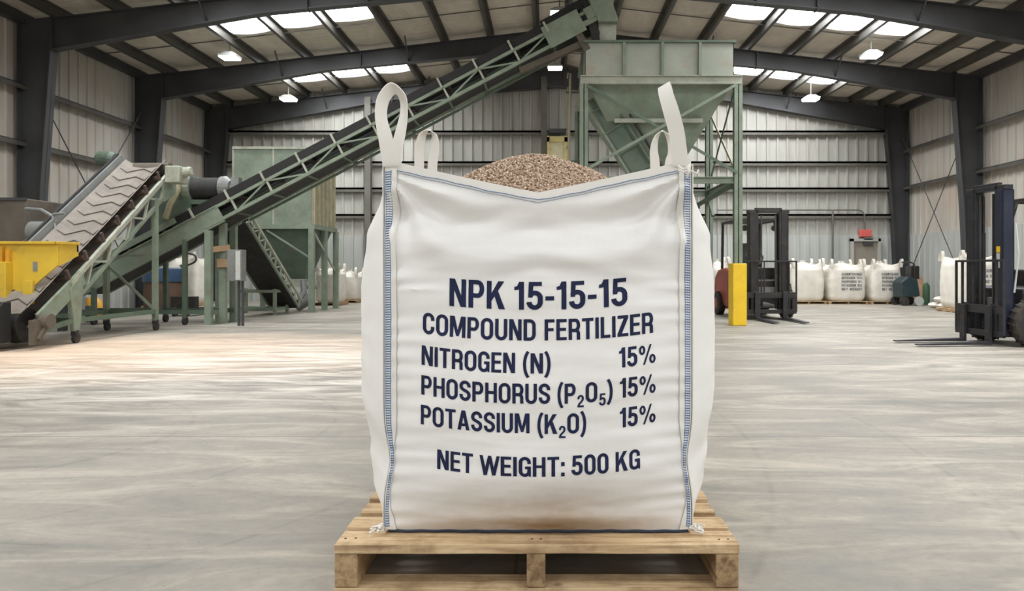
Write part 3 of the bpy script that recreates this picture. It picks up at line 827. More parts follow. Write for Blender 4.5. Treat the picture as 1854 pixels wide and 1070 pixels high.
        q = ribbon2(arc(.17, .74, .11, .18, 0, 342, 12), .11, True)+ribbon2(arc(.69, .26, .11, .18, 0, 342, 12), .11, True)+Q((.2, 0), (.3, 0), (.66, 1), (.56, 1))
    elif ch == '(': w = .26; q = ribbon2(bez((w-.02, 1.08), (.02, .8), (.02, .1), (w-.02, -.2), 12), .14)
    elif ch == ')': w = .26; q = ribbon2(bez((.02, 1.08), (w-.02, .8), (w-.02, .1), (.02, -.2), 12), .14)
    elif ch == ':': w = ST; q = Q((0, 0), (w, 0), (w, .2), (0, .2))+Q((0, .52), (w, .52), (w, .72), (0, .72))
    else: w = .3; q = []
    return w, q
SUB = {'\u2082': '2', '\u2085': '5'}
def word_quads(txt, x0, x1):
    """quads with x in [x0,x1], y in cap-height units"""
    out = []; x = 0
    for ch in txt:
        s = 1; dy = 0
        if ch in SUB: ch = SUB[ch]; s = .62; dy = -.22
        w, q = glyph(ch)
        for quad in q: out.append([(x+p[0]*s, p[1]*s+dy) for p in quad])
        x += w*s+.085
    x -= .085; k = (x1-x0)/x
    return [[(x0+p[0]*k, p[1]) for p in quad] for quad in out]
LINES = [('NPK', 812, 913.5, 549, 50.5), ('15-15-15', 931, 1137, 549, 50.5),
         ('COMPOUND', 762, 970, 604.5, 38), ('FERTILIZER', 986, 1185, 604.5, 38),
         ('NITROGEN', 760.5, 933, 662, 35.5), ('(N)', 947, 997, 662.5, 35.5), ('15%', 1121, 1189, 660, 35.5),
         ('PHOSPHORUS', 760.5, 996, 716, 35.5), ('(P\u2082O\u2085)', 1009, 1109, 717, 35.5), ('15%', 1122, 1189, 714.5, 35.5),
         ('POTASSIUM', 760, 959, 769.5, 35.5), ('(K\u2082O)', 973, 1061, 771, 35.5), ('15%', 1122, 1189, 768.5, 35.5),
         ('NET', 791, 857, 846, 35), ('WEIGHT:', 869, 1022, 847, 35), ('500', 1034, 1101, 846, 35), ('KG', 1114, 1159, 846, 35)]
PS = 2.135/F
def subdiv(q, s):
    a, b, c, d = [Vector(p) for p in q]
    nu = max(1, int(max((b-a).length, (c-d).length)/s)); nv = max(1, int(max((d-a).length, (c-b).length)/s))
    vs = []
    for i in range(nu+1):
        for j in range(nv+1):
            u = i/nu; v = j/nv; vs.append((a*(1-u)+b*u)*(1-v)+(d*(1-u)+c*u)*v)
    return vs, [(i*(nv+1)+j, (i+1)*(nv+1)+j, (i+1)*(nv+1)+j+1, i*(nv+1)+j+1) for i in range(nu) for j in range(nv)]
for (txt, xa, xb, base, cap) in LINES:
    m_ = MB()
    for quad in word_quads(txt, xa, xb):
        pq = [(p[0], base-p[1]*cap) for p in quad]
        vs, fs = subdiv(pq, 4.0)
        o = []
        for v in vs:
            py = v.y+12.0*(1-((v.x-968)/210)**2)
            x = (v.x-VX)*PS; h = CH-(py-VY)*PS
            o.append((x, fy(x, h)-.0016, h))
        m_.add(o, fs)
    # face the viewer
    fx = []
    for f_ in m_.f:
        a, b_, c_ = [Vector(m_.v[i]) for i in f_[:3]]
        fx.append(f_ if (b_-a).cross(c_-a).y < 0 else tuple(reversed(f_)))
    m_.f = fx
    obj('printed_text', m_, 'ink', bag, fix=False)

# fertilizer heap : granules on a solid mound
def heap(x, y):
    r = math.hypot((x+.045)/1.0, (y-2.66)/.97)
    return 1.396-.62*r*r/(.25+r)-.1*r*r-.3*sm((2.262-y)/.05)+.004*noise.noise(Vector((x*18, y*18, 0)))+.006*noise.noise(Vector((x*6, y*6, 3)))
ga = []; 
g = bpy.data.objects.new
m_ = MB(); N = 60; vs = []; fs = []
def inset(i, j):
    # superellipse map of the square to stay within the sack
    u = -1+2*i/N; v = -1+2*j/N
    x = BC.x+.455*u; y = BC.y+.44*v
    e = max(0, abs(u)+abs(v)-1.5)
    return x, y
for i in range(N+1):
    for j in range(N+1):
        x, y = inset(i, j); vs.append((x, y, heap(x, y)-.004))
for i in range(N):
    for j in range(N): a = i*(N+1)+j; fs.append((a, a+N+1, a+N+2, a+1))
# skirt and underside
def bidx(k):
    if k < N: return k*(N+1)
    if k < 2*N: return N*(N+1)+(k-N)
    if k < 3*N: return (3*N-k)*(N+1)+N
    return 4*N-k
base = len(vs)
for k in range(4*N): p = vs[bidx(k)]; vs.append((p[0], p[1], 1.0))
for k in range(4*N): fs.append((bidx(k), base+k, base+(k+1) % (4*N), bidx((k+1) % (4*N))))
m_.add(vs, fs)
rnd = random.Random(3)
phi = (1+5**.5)/2
ico = [Vector(v).normalized() for v in ((-1, phi, 0), (1, phi, 0), (-1, -phi, 0), (1, -phi, 0), (0, -1, phi), (0, 1, phi), (0, -1, -phi), (0, 1, -phi), (phi, 0, -1), (phi, 0, 1), (-phi, 0, -1), (-phi, 0, 1))]
icf = [(0,11,5),(0,5,1),(0,1,7),(0,7,10),(0,10,11),(1,5,9),(5,11,4),(11,10,2),(10,7,6),(7,1,8),(3,9,4),(3,4,2),(3,2,6),(3,6,8),(3,8,9),(4,9,5),(2,4,11),(6,2,10),(8,6,7),(9,8,1)]
for k in range(15000):
    x = rnd.uniform(-.46, .38); y = rnd.uniform(2.243, 2.84)
    r_ = rnd.uniform(.0026, .0044)
    c0 = Vector((x, y, heap(x, y)+rnd.uniform(-.003, .0035)))
    rot = Matrix.Rotation(rnd.uniform(0, 6), 3, 'Z')
    m_.add([c0+(rot @ v)*r_*(1+.2*rnd.uniform(-1, 1)) for v in ico], icf)
gr = obj('fertilizer_granules', m_, 'granule', loc=tuple(BC+Vector((0, 0, .85))), fix=False)
setp(gr, 'heap of small tan brown fertilizer granules rising out of the open white bulk bag', 'fertilizer', kind='stuff')
gr.data.polygons.foreach_set('use_smooth', [True]*len(gr.data.polygons))

# ------------------------------------------------------------------ pallet
PX0, PX1, PY0 = -.63, .57, 2.1
PCX = (PX0+PX1)/2
def wonky(mb, s, seed):
    r = random.Random(seed)
    return mb
def board(x0, x1, y0, y1, z0, z1, seed, along='X'):
    """slightly uneven plank"""
    r = random.Random(seed); mb = MB(); n_ = 24; vs = []; fs = []
    for i in range(n_+1):
        u = i/n_
        e = [.0022*noise.noise(Vector((u*6, seed*3.1, k))) for k in range(4)]
        if along == 'X':
            x = x0+(x1-x0)*u
            vs += [(x, y0+e[0], z0+e[2]*.6), (x, y1+e[1], z0), (x, y1+e[1], z1+e[3]*.4), (x, y0+e[0], z1+e[3]*.4)]
        else:
            y = y0+(y1-y0)*u
            vs += [(x0+e[0], y, z0), (x0+e[0], y, z1), (x1+e[1], y, z1), (x1+e[1], y, z0)]
    for i in range(n_):
        for k in range(4): j = (k+1) % 4; fs.append((i*4+k, i*4+j, (i+1)*4+j, (i+1)*4+k))
    fs += [(3, 2, 1, 0), tuple(n_*4+k for k in range(4))]
    mb.add(vs, fs); return mb
pal = thing('wooden_pallet', 'worn wooden pallet in the foreground carrying the large printed bulk bag', 'pallet', (PCX, PY0+.53, 0), 'wooden pallets')
pitch = .1385; dw = .1
ends = [(.0, .002), (-.003, .004), (.004, -.004), (0, .003), (.002, 0), (-.003, .002), (.0, .004), (.002, .0)]
for k in range(8):
    w_ = .112 if k in (0, 7) else dw
    y0 = PY0+k*pitch if k < 7 else PY0+8*pitch-.026-.112+.0
    e = ends[k]
    db = obj('deck_board', board(PX0+e[0], PX1+e[1], y0, y0+w_, .1255, .153, k+1), 'wood', pal, bevel=.002)
    if k == 0:
        for nx_ in (PX0+.02, PX0+.05, PCX-.015, PCX+.012, PX1-.05, PX1-.022):
            m_ = MB(); yy = y0+.03+.04*((nx_*37) % 1); m_.cyl((nx_, yy, .15), (nx_, yy, .1545), .0035, n=10); obj('nail_head', m_, 'mast', db)
PYE = PY0+8*pitch-.026
for k, (a, b_) in enumerate(((PX0, PX0+.068), (PCX-.03, PCX+.026), (PX1-.068, PX1))):
    obj('stringer', board(a, b_, PY0+.002, PYE-.002, .0245, .1245, 20+k, 'Y'), 'wood_y', pal, bevel=.003)
for k, (a, b_) in enumerate(((0, .1), (.34, .44), (.66, .76), (1.0-.0, 1.08))):
    obj('bottom_board', board(PX0, PX1, PY0+a, PY0+b_, .001, .0235, 30+k), 'wood', pal, bevel=.002)

# ------------------------------------------------------------------ big green hopper on its frame (right of centre)
HX0, HX1, HY0, HY1 = W(1057, 0, 12.3)[0], W(1335, 0, 12.3)[0], 12.3, 14.5
t = thing('storage_hopper', 'tall green steel hopper on four legs beneath the head of the long conveyor', 'hopper', ((HX0+HX1)/2, 13.4, 0))
zb, zt_ = W(0, 152, 12.3)[2], W(0, 138, 12.3)[2]        # ring beam
ztop = W(0, 76, 12.3)[2]
def hbeam(mb, p0, p1, w, d, up=(0, 0, 1)):
    p0 = Vector(p0); p1 = Vector(p1); u = Vector(up).normalized()
    mb.bar(p0, p1, .015, d, up); mb.bar(p0+u*d/2, p1+u*d/2, w, .015, up); mb.bar(p0-u*d/2, p1-u*d/2, w, .015, up)
bin_ = MB(); th = .012
bx0, bx1 = HX0+.02, HX1-.06
for (a, b_, c_, d_) in ((bx0, bx1, HY0, HY0+th), (bx0, bx1, HY1-th, HY1), (bx0, bx0+th, HY0, HY1), (bx1-th, bx1, HY0, HY1)):
    bin_.box(a, b_, c_, d_, zt_, ztop)
obj('bin_walls', bin_, 'hopper', t)
m_ = MB()
for y_, s in ((HY0, -1), (HY1, 1)): m_.box(bx0-.03, bx1+.03, min(y_, y_+s*.05), max(y_, y_+s*.05), ztop-.02, ztop+.02)
for x_ in (bx0-.03, bx1-.02): m_.box(x_, x_+.05, HY0, HY1, ztop-.02, ztop+.02)
obj('top_rim', m_, 'green_dark', t)
for px in (1130, 1199, 1267):
    x = (px-VX)*12.3/F; m_ = MB(); m_.box(x-.025, x+.025, HY0-.05, HY0, zt_, ztop-.02); obj('stiffener', m_, 'green', t)
for x in (bx0-.04, bx1): 
    for y in (12.9, 13.6):
        m_ = MB(); m_.box(x, x+.04, y-.025, y+.025, zt_, ztop-.02); obj('stiffener', m_, 'green', t)
rb = MB(); zm = (zb+zt_)/2
for y in (HY0, HY1): hbeam(rb, (HX0-.06, y, zm), (HX1+.08, y, zm), .1, zt_-zb)
for x in (HX0, HX1): hbeam(rb, (x, HY0, zm), (x, HY1, zm), .1, zt_-zb)
obj('ring_beam', rb, 'green_light', t)
legx = (HX0+.0, HX1+.01)
for x in legx:
    for y in (HY0+.02, HY1):
        m_ = MB(); m_.box(x-.07, x+.07, y-.06, y-.048, 0, zb); m_.box(x-.07, x+.07, y+.048, y+.06, 0, zb); m_.box(x-.008, x+.008, y-.06, y+.06, 0, zb); m_.box(x-.11, x+.11, y-.1, y+.1, 0, .015)
        obj('leg', m_, 'green', t)
# pyramid
zo = 2.55; cx_, cy_ = (HX0+HX1)/2, 13.35
def frustum(mb, x0, x1, y0, y1, z1, X0, X1, Y0, Y1, z0):
    mb.add([(X0,Y0,z0),(X1,Y0,z0),(X1,Y1,z0),(X0,Y1,z0),(x0,y0,z1),(x1,y0,z1),(x1,y1,z1),(x0,y1,z1)], [(0,1,5,4),(1,2,6,5),(2,3,7,6),(3,0,4,7),(3,2,1,0),(4,5,6,7)])
m_ = MB(); frustum(m_, bx0+.05, bx1-.0, HY0+.12, HY1-.1, zb+.03, cx_-.3, cx_+.3, cy_-.25, cy_+.25, zo)
obj('cone', m_, 'green', t, bevel=.01)  # darker than the bin: shade of its down-sloping faces put into the paint
m_ = MB(); zz = W(0, 219, 12.6)[2]; m_.box(W(1112, 0, 12.6)[0], W(1272, 0, 12.6)[0], 12.56, 12.62, zz-.035, zz+.035); obj('cone_band', m_, 'green_light', t)
m_ = MB(); m_.box(cx_-.32, cx_+.32, cy_-.28, cy_+.28, zo-.18, zo+.02); m_.cyl((cx_+.32, cy_, zo-.08), (cx_+.75, cy_, zo-.08), .05); m_.box(cx_-.2, cx_+.2, cy_-.2, cy_+.2, zo-.6, zo-.18); obj('outlet_gate', m_, 'green_dark', t, bevel=.01)
zl = W(0, 326, 12.3)[2]
m_ = MB(); hbeam(m_, (HX0, HY0+.02, zl), (HX1, HY0+.02, zl), .09, .1); obj('lower_beam', m_, 'green', t)
m_ = MB(); hbeam(m_, (HX1, HY0+.02, zl), (HX1, HY1, zl), .09, .1); obj('lower_beam', m_, 'green', t)
m_ = MB(); hbeam(m_, (HX0, HY0+.02, zl), (HX0, HY1, zl), .09, .1); obj('lower_beam', m_, 'green', t)
m_ = MB(); hbeam(m_, (HX0, HY1, zl), (HX1, HY1, zl), .09, .1); obj('lower_beam', m_, 'green', t)
def brace(p0, p1, mat='green', w=.05):
    m_ = MB(); m_.bar(p0, p1, w, .012, (0, 1, 0)); m_.bar(Vector(p0)+Vector((0, .02, 0)), Vector(p1)+Vector((0, .02, 0)), .012, .05, (0, 1, 0)); obj('cross_brace', m_, mat, t)
brace((HX0+.05, HY0-.06, zb-.04), (HX1-.02, HY0-.06, zl+.12), 'green_dark')
brace((HX1-.05, HY0-.09, zb-.04), (HX0+.05, HY0-.09, zl+.18), 'green')
def brace2(x, y0, z0, y1, z1, mat):
    m_ = MB(); m_.bar((x, y0, z0), (x, y1, z1), .012, .06, (0, 0, 1)); obj('cross_brace', m_, mat, t)
brace2(HX1-.02, HY0+.1, zb-.05, HY1-.05, zl+.1, 'green_dark'); brace2(HX1+.02, HY1-.05, zb-.05, HY0+.1, zl+.1, 'cream_side')
brace2(HX0, HY0+.1, zb-.05, HY1-.05, zl+.1, 'green_dark'); brace2(HX0+.02, HY1-.05, zb-.05, HY0+.1, zl+.1, 'green')
m_ = MB(); m_.bar((HX1-.02, HY0+.1, zl-.06), (HX1-.55, HY0+.8, zl-.38), .1, .05); m_.bar((HX1-.02, HY1, zl-.06), (HX1-.02, HY1-.5, zl-.5), .05, .05); obj('knee_brace', m_, 'green_dark', t)
m_ = MB(); m_.bar((HX1-.3, HY1, zl-.25), (HX1-.75, HY0+1.2, zl-.45), .25, .12); obj('knee_brace', m_, 'rust', t)
# access ladder on the left
m_ = MB(); lx = HX0-.22
for y in (13.2, 13.55): m_.tube([(lx-.1, y, 0), (lx-.02, y, 2.6), (lx+.02, y, ztop-.3)], .02, 6)
for k in range(17): z = .3+k*.27; m_.tube([(lx-.09+.004*k, 13.2, z), (lx-.09+.004*k, 13.55, z)], .013, 5)
obj('ladder', m_, 'cream_side', t)
m_ = MB()
for z in (1.2, 3.0, 4.3): m_.bar((lx-.06, 13.37, z), (HX0, 13.37, z), .03, .03)
obj('ladder_bracket', m_, 'green_dark', t)

# inner inclined screw feeder, dusty, under the hopper's left side
t = thing('inclined_feeder', 'dusty brown inclined feeder with rails, inside the hopper frame at its left', 'conveyor', (1.2, 13.9, 0))
A = Vector(W(1074, 165, 13.0)); A.y = 12.75; Bp = Vector(W(1155, 300, 13.0)); Bp.y = 12.75
A = Vector((.86, 12.7, 4.05)); Bp = Vector((1.98, 12.7, 2.2)); ext = Vector((2.5, 12.7, 1.4))
dd = (Bp-A).normalized()
m_ = MB()
m_.bar(A, ext, .07, .3, dd.cross(Vector((0, 1, 0)))); obj('trough', m_, 'green_dark', t)
for off, mt in ((.22, 'green_dark'), (.36, 'mast'), (-.22, 'green')):
    nn = dd.cross(Vector((0, 1, 0))).normalized()
    m_ = MB(); m_.tube([A+nn*off+Vector((0, -.06, 0)), ext+nn*off+Vector((0, -.06, 0))], .028, 8); obj('rail', m_, mt, t)
for k in range(7):
    p = A+(ext-A)*(k+.5)/7; m_ = MB(); m_.bar(p-nn*.25+Vector((0, -.07, 0)), p+nn*.38+Vector((0, -.07, 0)), .03, .03, dd); obj('rung', m_, 'green_dark', t)
m_ = MB(); m_.bar(A, (A.x-.06, 12.7, 4.22), .05, .05); obj('hanger', m_, 'green_dark', t)
m_ = MB(); m_.box(ext.x-.35, ext.x+.3, 12.55, 12.9, 0, 1.55); obj('pit_box', m_, 'green_dark', t)

# yellow bollard guard round the right front leg
t = thing('safety_bollard', 'bright yellow bollard sleeve around the front right leg of the tall hopper', 'bollard', (legx[1]+.03, 12.16, 0))
xb_ = W(1338.5, 0, 12.15)[0]; zz = W(0, 477, 12.15)[2]
m_ = MB(); m_.box(xb_-.118, xb_+.118, 12.1, 12.19, 0, zz); obj('guard_plate', m_, 'bollard', t, bevel=.012)
m_ = MB(); m_.box(xb_-.118, xb_-.1, 12.19, 12.42, 0, zz); obj('guard_side', m_, 'bollard', t)
m_ = MB(); m_.box(xb_+.1, xb_+.118, 12.19, 12.42, 0, zz); obj('guard_side', m_, 'bollard', t)

# ------------------------------------------------------------------ long inclined conveyor
LY0, LY1 = 12.3, 12.95
O = Vector(W(409, 347, LY0)); dv = Vector((.8848, 0, .4659)); nv = Vector((-.4659, 0, .8848))
def P(tt, nn, y=LY0): return O+dv*tt+nv*nn+Vector((0, y-LY0, 0))
t = thing('truss_conveyor', 'long green truss belt conveyor climbing from the lower left to the tall hopper', 'conveyor', (-5.8, 12.6, 0))
TS = .6935; T0, T1 = -3.02, 6.95
for y, s in ((LY0, -1), (LY1, 1)):
    m_ = MB(); m_.bar(P(-.3, -.155, y), P(T1, -.155, y), .05, .05, nv); obj('top_chord', m_, 'green', t)
    m_ = MB(); m_.bar(P(-.6, -.39, y), P(6.8, -.39, y), .05, .055, nv); obj('bottom_chord', m_, 'green', t)
    m_ = MB(); m_.bar(P(T0, -.29, y), P(-.25, -.29, y), .03, .30, nv)
    m_.bar(P(T0, -.14, y), P(-.25, -.14, y), .06, .02, nv); m_.bar(P(T0, -.44, y), P(-.25, -.44, y), .06, .02, nv)
    obj('side_plate', m_, 'green', t)
    for k in range(0, 10):
        m_ = MB(); m_.bar(P(k*TS+.02, -.17, y), P(k*TS+.02, -.38, y), .035, .035, dv); obj('truss_post', m_, 'green_light', t)
        a, b_ = ((-.17, -.38) if k % 2 else (-.38, -.17))
        if k < 9: m_ = MB(); m_.bar(P(k*TS+.04, a, y), P((k+1)*TS, b_, y), .028, .028, nv); obj('truss_diagonal', m_, 'green', t)
    for k in range(-1, 10):
        m_ = MB(); m_.bar(P(k*TS, -.16, y+s*.035), P(k*TS, .03, y+s*.035), .03, .035, dv); obj('idler_bracket', m_, 'green_light', t)
m_ = MB()
for y in (LY0+.0, LY1): m_.bar(P(-1.1, -.06, y), P(T1-.3, -.06, y), .012, .155, nv)
obj('skirt', m_, 'black', t)
m_ = MB(); m_.bar(P(T0, -.03, LY0), P(-1.0, -.03, LY0), .02, .1, nv); m_.bar(P(T0, -.03, LY1), P(-1.0, -.03, LY1), .02, .1, nv); obj('skirtboard', m_, 'green', t)
m_ = MB()
m_.bar(P(T0, -.07, (LY0+LY1)/2), P(T1+.1, -.07, (LY0+LY1)/2), LY1-LY0-.1, .014, nv)
m_.bar(P(T0, -.43, (LY0+LY1)/2), P(T1+.1, -.36, (LY0+LY1)/2), LY1-LY0-.12, .012, nv)
obj('belt', m_, 'rubber', t)
for k in range(-4, 11):
    m_ = MB(); m_.cyl(P(k*TS+.1, -.12, LY0+.05), P(k*TS+.1, -.12, LY1-.05), .045, n=12); obj('idler_roller', m_, 'rust_roller', t, smooth=True)
for k in range(0, 10):
    m_ = MB(); m_.bar(P(k*TS, -.4, LY0), P(k*TS, -.4, LY1), .04, .04, nv); obj('cross_member', m_, 'green_dark', t)
m_ = MB(); m_.bar(P(-.1, -.45, LY1+.05), P(6.6, -.45, LY1+.05), .05, .04, nv); obj('cable_tray', m_, 'green_dark', t)
m_ = MB(); m_.cyl(P(T1, -.2, LY0+.03), P(T1, -.2, LY1-.03), .12, n=20); obj('head_pulley', m_, 'mast', t, smooth=True)
m_ = MB(); m_.cyl(P(T0+.1, -.24, LY0+.03), P(T0+.1, -.24, LY1-.03), .15, n=20); obj('tail_pulley', m_, 'mast', t, smooth=True)
m_ = MB(); m_.bar(P(6.15, -.24, LY0-.03), P(6.85, -.24, LY0-.03), .02, .4, nv); m_.bar(P(6.15, -.24, LY1+.03), P(6.85, -.24, LY1+.03), .02, .4, nv); obj('head_plate', m_, 'green', t)
m_ = MB(); m_.bar(P(6.85, -.33, LY0-.01), P(7.1, -.33, LY0-.01), .03, .09, nv); m_.bar(P(6.85, -.33, LY1+.01), P(7.1, -.33, LY1+.01), .03, .09, nv)
m_.bar(P(6.95, -.2, LY0-.02), P(7.12, -.2, LY0-.02), .06, .2, nv); obj('take_up_frame', m_, 'green', t)
m_ = MB(); m_.bar(P(6.2, .03, LY0+.05), P(7.1, .05, LY0+.05), .03, .12, nv); m_.cyl(P(6.9, .02, LY0+.02), P(6.9, .02, LY1-.05), .08, n=12); obj('belt_cover', m_, 'black', t)
m_ = MB(); m_.bar(P(5.5, -.5, LY0+.1), P(7.0, -.62, LY0+.1), .12, .1, nv); m_.bar(P(6.7, -.4, LY0+.02), P(6.7, -.75, LY0+.02), .05, .12, dv); obj('belt_scraper', m_, 'rust', t)
# discharge chute
m_ = MB(); cq = [W(a, b, 12.4) for a, b in ((1056, -14), (1100, -12), (1117, 38), (1117, 44), (1083, 44))]
m_.prism([(p[0], p[2]) for p in cq], 'Y', LY0-.06, LY1+.05); obj('discharge_chute', m_, 'green', t, bevel=.01)
m_ = MB(); cq = [W(a, b, 12.4) for a, b in ((1083, 43), (1116, 43), (1115, 82), (1086, 82))]
m_.prism([(p[0], p[2]) for p in cq], 'Y', LY0+.1, LY1); obj('chute_box', m_, 'green_light', t, bevel=.006)
m_ = MB(); cq = [W(a, b, 12.35) for a, b in ((1052, -6), (1062, -8), (1086, 60), (1084, 76), (1072, 72))]
m_.prism([(p[0], p[2]) for p in cq], 'Y', LY0+.02, LY1); obj('chute_flap', m_, 'rubber', t)
# legs
for (px, py, y) in ((378, 412, 12.28), (404, 398, 12.55), (423, 390, 13.0), (397, 402, 13.0)):
    x, _, z = W(px, py, y); m_ = MB(); m_.box(x-.055, x+.055, y-.05, y+.05, 0, z-.05); m_.box(x-.09, x+.09, y-.08, y+.08, 0, .012); obj('leg', m_, 'green', t)
for (px, py, y, zl_) in ((170, 540, 12.3, .2), (335, 575, 12.3, .2), (160, 0, 12.95, 0), (300, 0, 12.95, 0)):
    x = (px-VX)*y/F
    top = .9+(x+8.24)*.5265-.45 if x > -8.3 else .3
    m_ = MB(); m_.box(x-.035, x+.035, y-.035, y+.035, .12, max(.3, top)); obj('leg', m_, 'green_dark', t)
    m_ = MB(); m_.cyl((x-.025, y, .07), (x+.025, y, .07), .07, n=16); obj('castor', m_, 'tyre', t, smooth=True)
m_ = MB()
for y in (12.3, 12.95): m_.bar((-8.25, y, .22), (-5.7, y, .22), .05, .07)
for x in (-8.2, -7.0, -5.85): m_.bar((x, 12.3, .22), (x, 12.95, .22), .05, .06)
obj('base_frame', m_, 'green_dark', t)
m_ = MB(); m_.bar((-5.87, 12.29, 1.3), (-5.62, 12.55, 1.35), .04, .1); m_.box(-5.8, -5.5, 12.45, 12.6, 1.0, 1.15); obj('leg_bracket', m_, 'card', t)
# loading hood and drive on the lower section
m_ = MB(); h0 = W(262, 330, 12.2); h1 = W(322, 395, 12.2)
m_.prism([W(262, 345, 12.2)[::2], W(300, 312, 12.2)[::2], W(336, 315, 12.2)[::2], W(338, 385, 12.2)[::2], W(318, 398, 12.2)[::2], W(262, 420, 12.2)[::2]], 'Y', 12.36, 12.9)
obj('loading_hood', m_, 'green_dark', t, bevel=.02)
x0, _, z0 = W(341, 340, 12.3); x1 = W(392, 340, 12.3)[0]
m_ = MB(); m_.lathe((x0, 12.5, z0), (x1, 12.5, z0), [(0, .17), (.03, .2), (.97, .2), (1, .17)], 24); obj('drive_motor', m_, 'rubber', t, smooth=True, label='black cylindrical drive motor')
m_ = MB(); m_.lathe((x1, 12.5, z0+.02), (x1+.16, 12.5, z0+.02), [(0, .2), (.5, .21), (1, .13)], 20); m_.lathe((x1+.16, 12.5, z0+.02), (x1+.32, 12.5, z0+.05), [(0, .06), (1, .05)], 12)
m_.box(x1+.2, x1+.34, 12.4, 12.55, z0-.0, z0+.2); obj('gearbox', m_, 'grey_metal', t, smooth=False)
m_ = MB(); m_.lathe((x0-.16, 12.5, z0+.01), (x0, 12.5, z0+.01), [(0, .2), (.2, .24), (1, .24)], 20); m_.box(x0-.12, x0-.02, 12.4, 12.6, z0-.5, z0); obj('motor_flange', m_, 'green', t)
m_ = MB(); m_.tube([W(300, 395, 12.25), W(308, 370, 12.2), W(322, 345, 12.2), W(322, 318, 12.25)], .05, 10); obj('dust_duct', m_, 'cream_side', t, smooth=True)
m_ = MB(); m_.box(x0, x1, 12.35, 12.65, z0-.28, z0-.2); m_.bar((x0+.1, 12.5, z0-.25), (x0+.1, 12.5, z0-.75), .06, .06); m_.bar((x1-.1, 12.5, z0-.25), (x1-.1, 12.5, z0-.5), .06, .06); obj('motor_mount', m_, 'green_dark', t)

# control cabinet on post
t = thing('control_cabinet', 'light grey control cabinet on thin posts beside the long conveyor legs', 'cabinet', (-5.6, 12.05, 0))
x0, _, z0 = W(411, 509, 12.0); x1, _, z1 = W(437, 452, 12.0)
m_ = MB(); m_.box(x0, x1, 12.0, 12.2, z0, z1); obj('cabinet_body', m_, 'grey_metal', t, bevel=.008)
m_ = MB(); m_.box(x0+.15, x1-.015, 11.985, 12.0, z0+.02, z1-.02); obj('cabinet_door', m_, 'white_metal', t)
for x in (x0+.16, x1-.02): m_ = MB(); m_.box(x-.018, x+.018, 12.08, 12.12, 0.0, z0); obj('post', m_, 'steel', t)

# ------------------------------------------------------------------ portable chevron conveyor (left front)
SX0, SX1 = -6.93, -6.16
t = thing('chevron_conveyor', 'mobile green conveyor with a dusty chevron belt, on castor legs at the left', 'conveyor', (-6.55, 10.2, 0))
A0 = Vector((0, 8.55, .42)); A1 = Vector((0, 11.62, 2.66)); D = (A1-A0).normalized(); U = Vector((0, -D.z, D.y)); LL = (A1-A0).length
def Sp(x, s, n): return Vector((x, 0, 0))+A0+D*s+U*n
# belt
m_ = MB(); xm = (SX0+SX1)/2; hw = (SX1-SX0)/2-.06
vs = []; fs = []; nb = 10
prof = [(-1, .1), (-.62, .0), (0, -.015), (.62, .0), (1, .1)]
for s in (0, LL):
    for (q, h) in prof: vs.append(Sp(xm+q*hw, s, h+.02))
fs = [(i, i+1, 5+i+1, 5+i) for i in range(4)]
m_.add(vs, fs); m_.bar(Sp(xm, 0, -.2), Sp(xm, LL, -.2), 2*hw, .012, U)
be = obj('belt', m_, 'belt', t)
be.modifiers.new('thick', 'SOLIDIFY').thickness = .01
m_ = MB(); s = .15
while s < LL-.2:
    for sx in (-1, 1):
        m_.bar(Sp(xm, s+.14, -.0+.014), Sp(xm+sx*hw*.62, s, .028), .011, .014, U)
        m_.bar(Sp(xm+sx*hw*.62, s, .028), Sp(xm+sx*hw*.9, s+.02, .094), .011, .014, U)
    s += .26
obj('belt_cleats', m_, 'belt_cleat', be)
for x, sx in ((SX0, -1), (SX1, 1)):
    m_ = MB(); m_.bar(Sp(x, .7, -.07), Sp(x, LL, -.07), .05, .06, U); obj('top_rail', m_, 'green_light', t)
    m_ = MB(); m_.bar(Sp(x, .7, -.3), Sp(x, LL-.25, -.3), .045, .05, U); obj('bottom_rail', m_, 'green', t)
    m_ = MB(); m_.bar(Sp(x, 0, -.1), Sp(x, .95, -.14), .04, .2, U); obj('side_plate', m_, 'green', t)
    k = 0; s = .95
    while s < LL-.3:
        m_ = MB(); a, b_ = (-.09, -.29) if k % 2 else (-.29, -.09)
        m_.bar(Sp(x, s, a), Sp(x, s+.28, b_), .03, .03, U); obj('truss_web', m_, 'green_light', t); s += .28; k += 1
    for k in range(7):
        s = .75+k*.44; m_ = MB()
        m_.bar(Sp(x-sx*.02, s, -.06), Sp(x-sx*.02, s+.02, .1), .03, .04, D)
        m_.cyl(Sp(x-sx*.03, s, .0), Sp(x-sx*.2, s, -.04), .04, n=10); obj('idler', m_, 'rust_roller', t, smooth=True)
m_ = MB(); m_.bar(Sp(SX0+.02, .3, .15), Sp(SX0+.02, LL, .15), .03, .12, U); obj('side_skirt', m_, 'grey_metal', t)
m_ = MB(); m_.bar(Sp(SX0-.02, .3, .15), Sp(SX0-.02, LL, .15), .02, .17, U); obj('skirt_back', m_, 'steel', t)
m_ = MB(); m_.cyl(Sp(SX0+.04, LL, -.09), Sp(SX1-.04, LL, -.09), .13, n=20); obj('head_pulley', m_, 'rust', t, smooth=True)
m_ = MB(); m_.cyl(Sp(SX0+.04, .03, -.2), Sp(SX1-.2, .03, -.2), .21, n=28); obj('tail_pulley', m_, 'rubber', t, smooth=True)
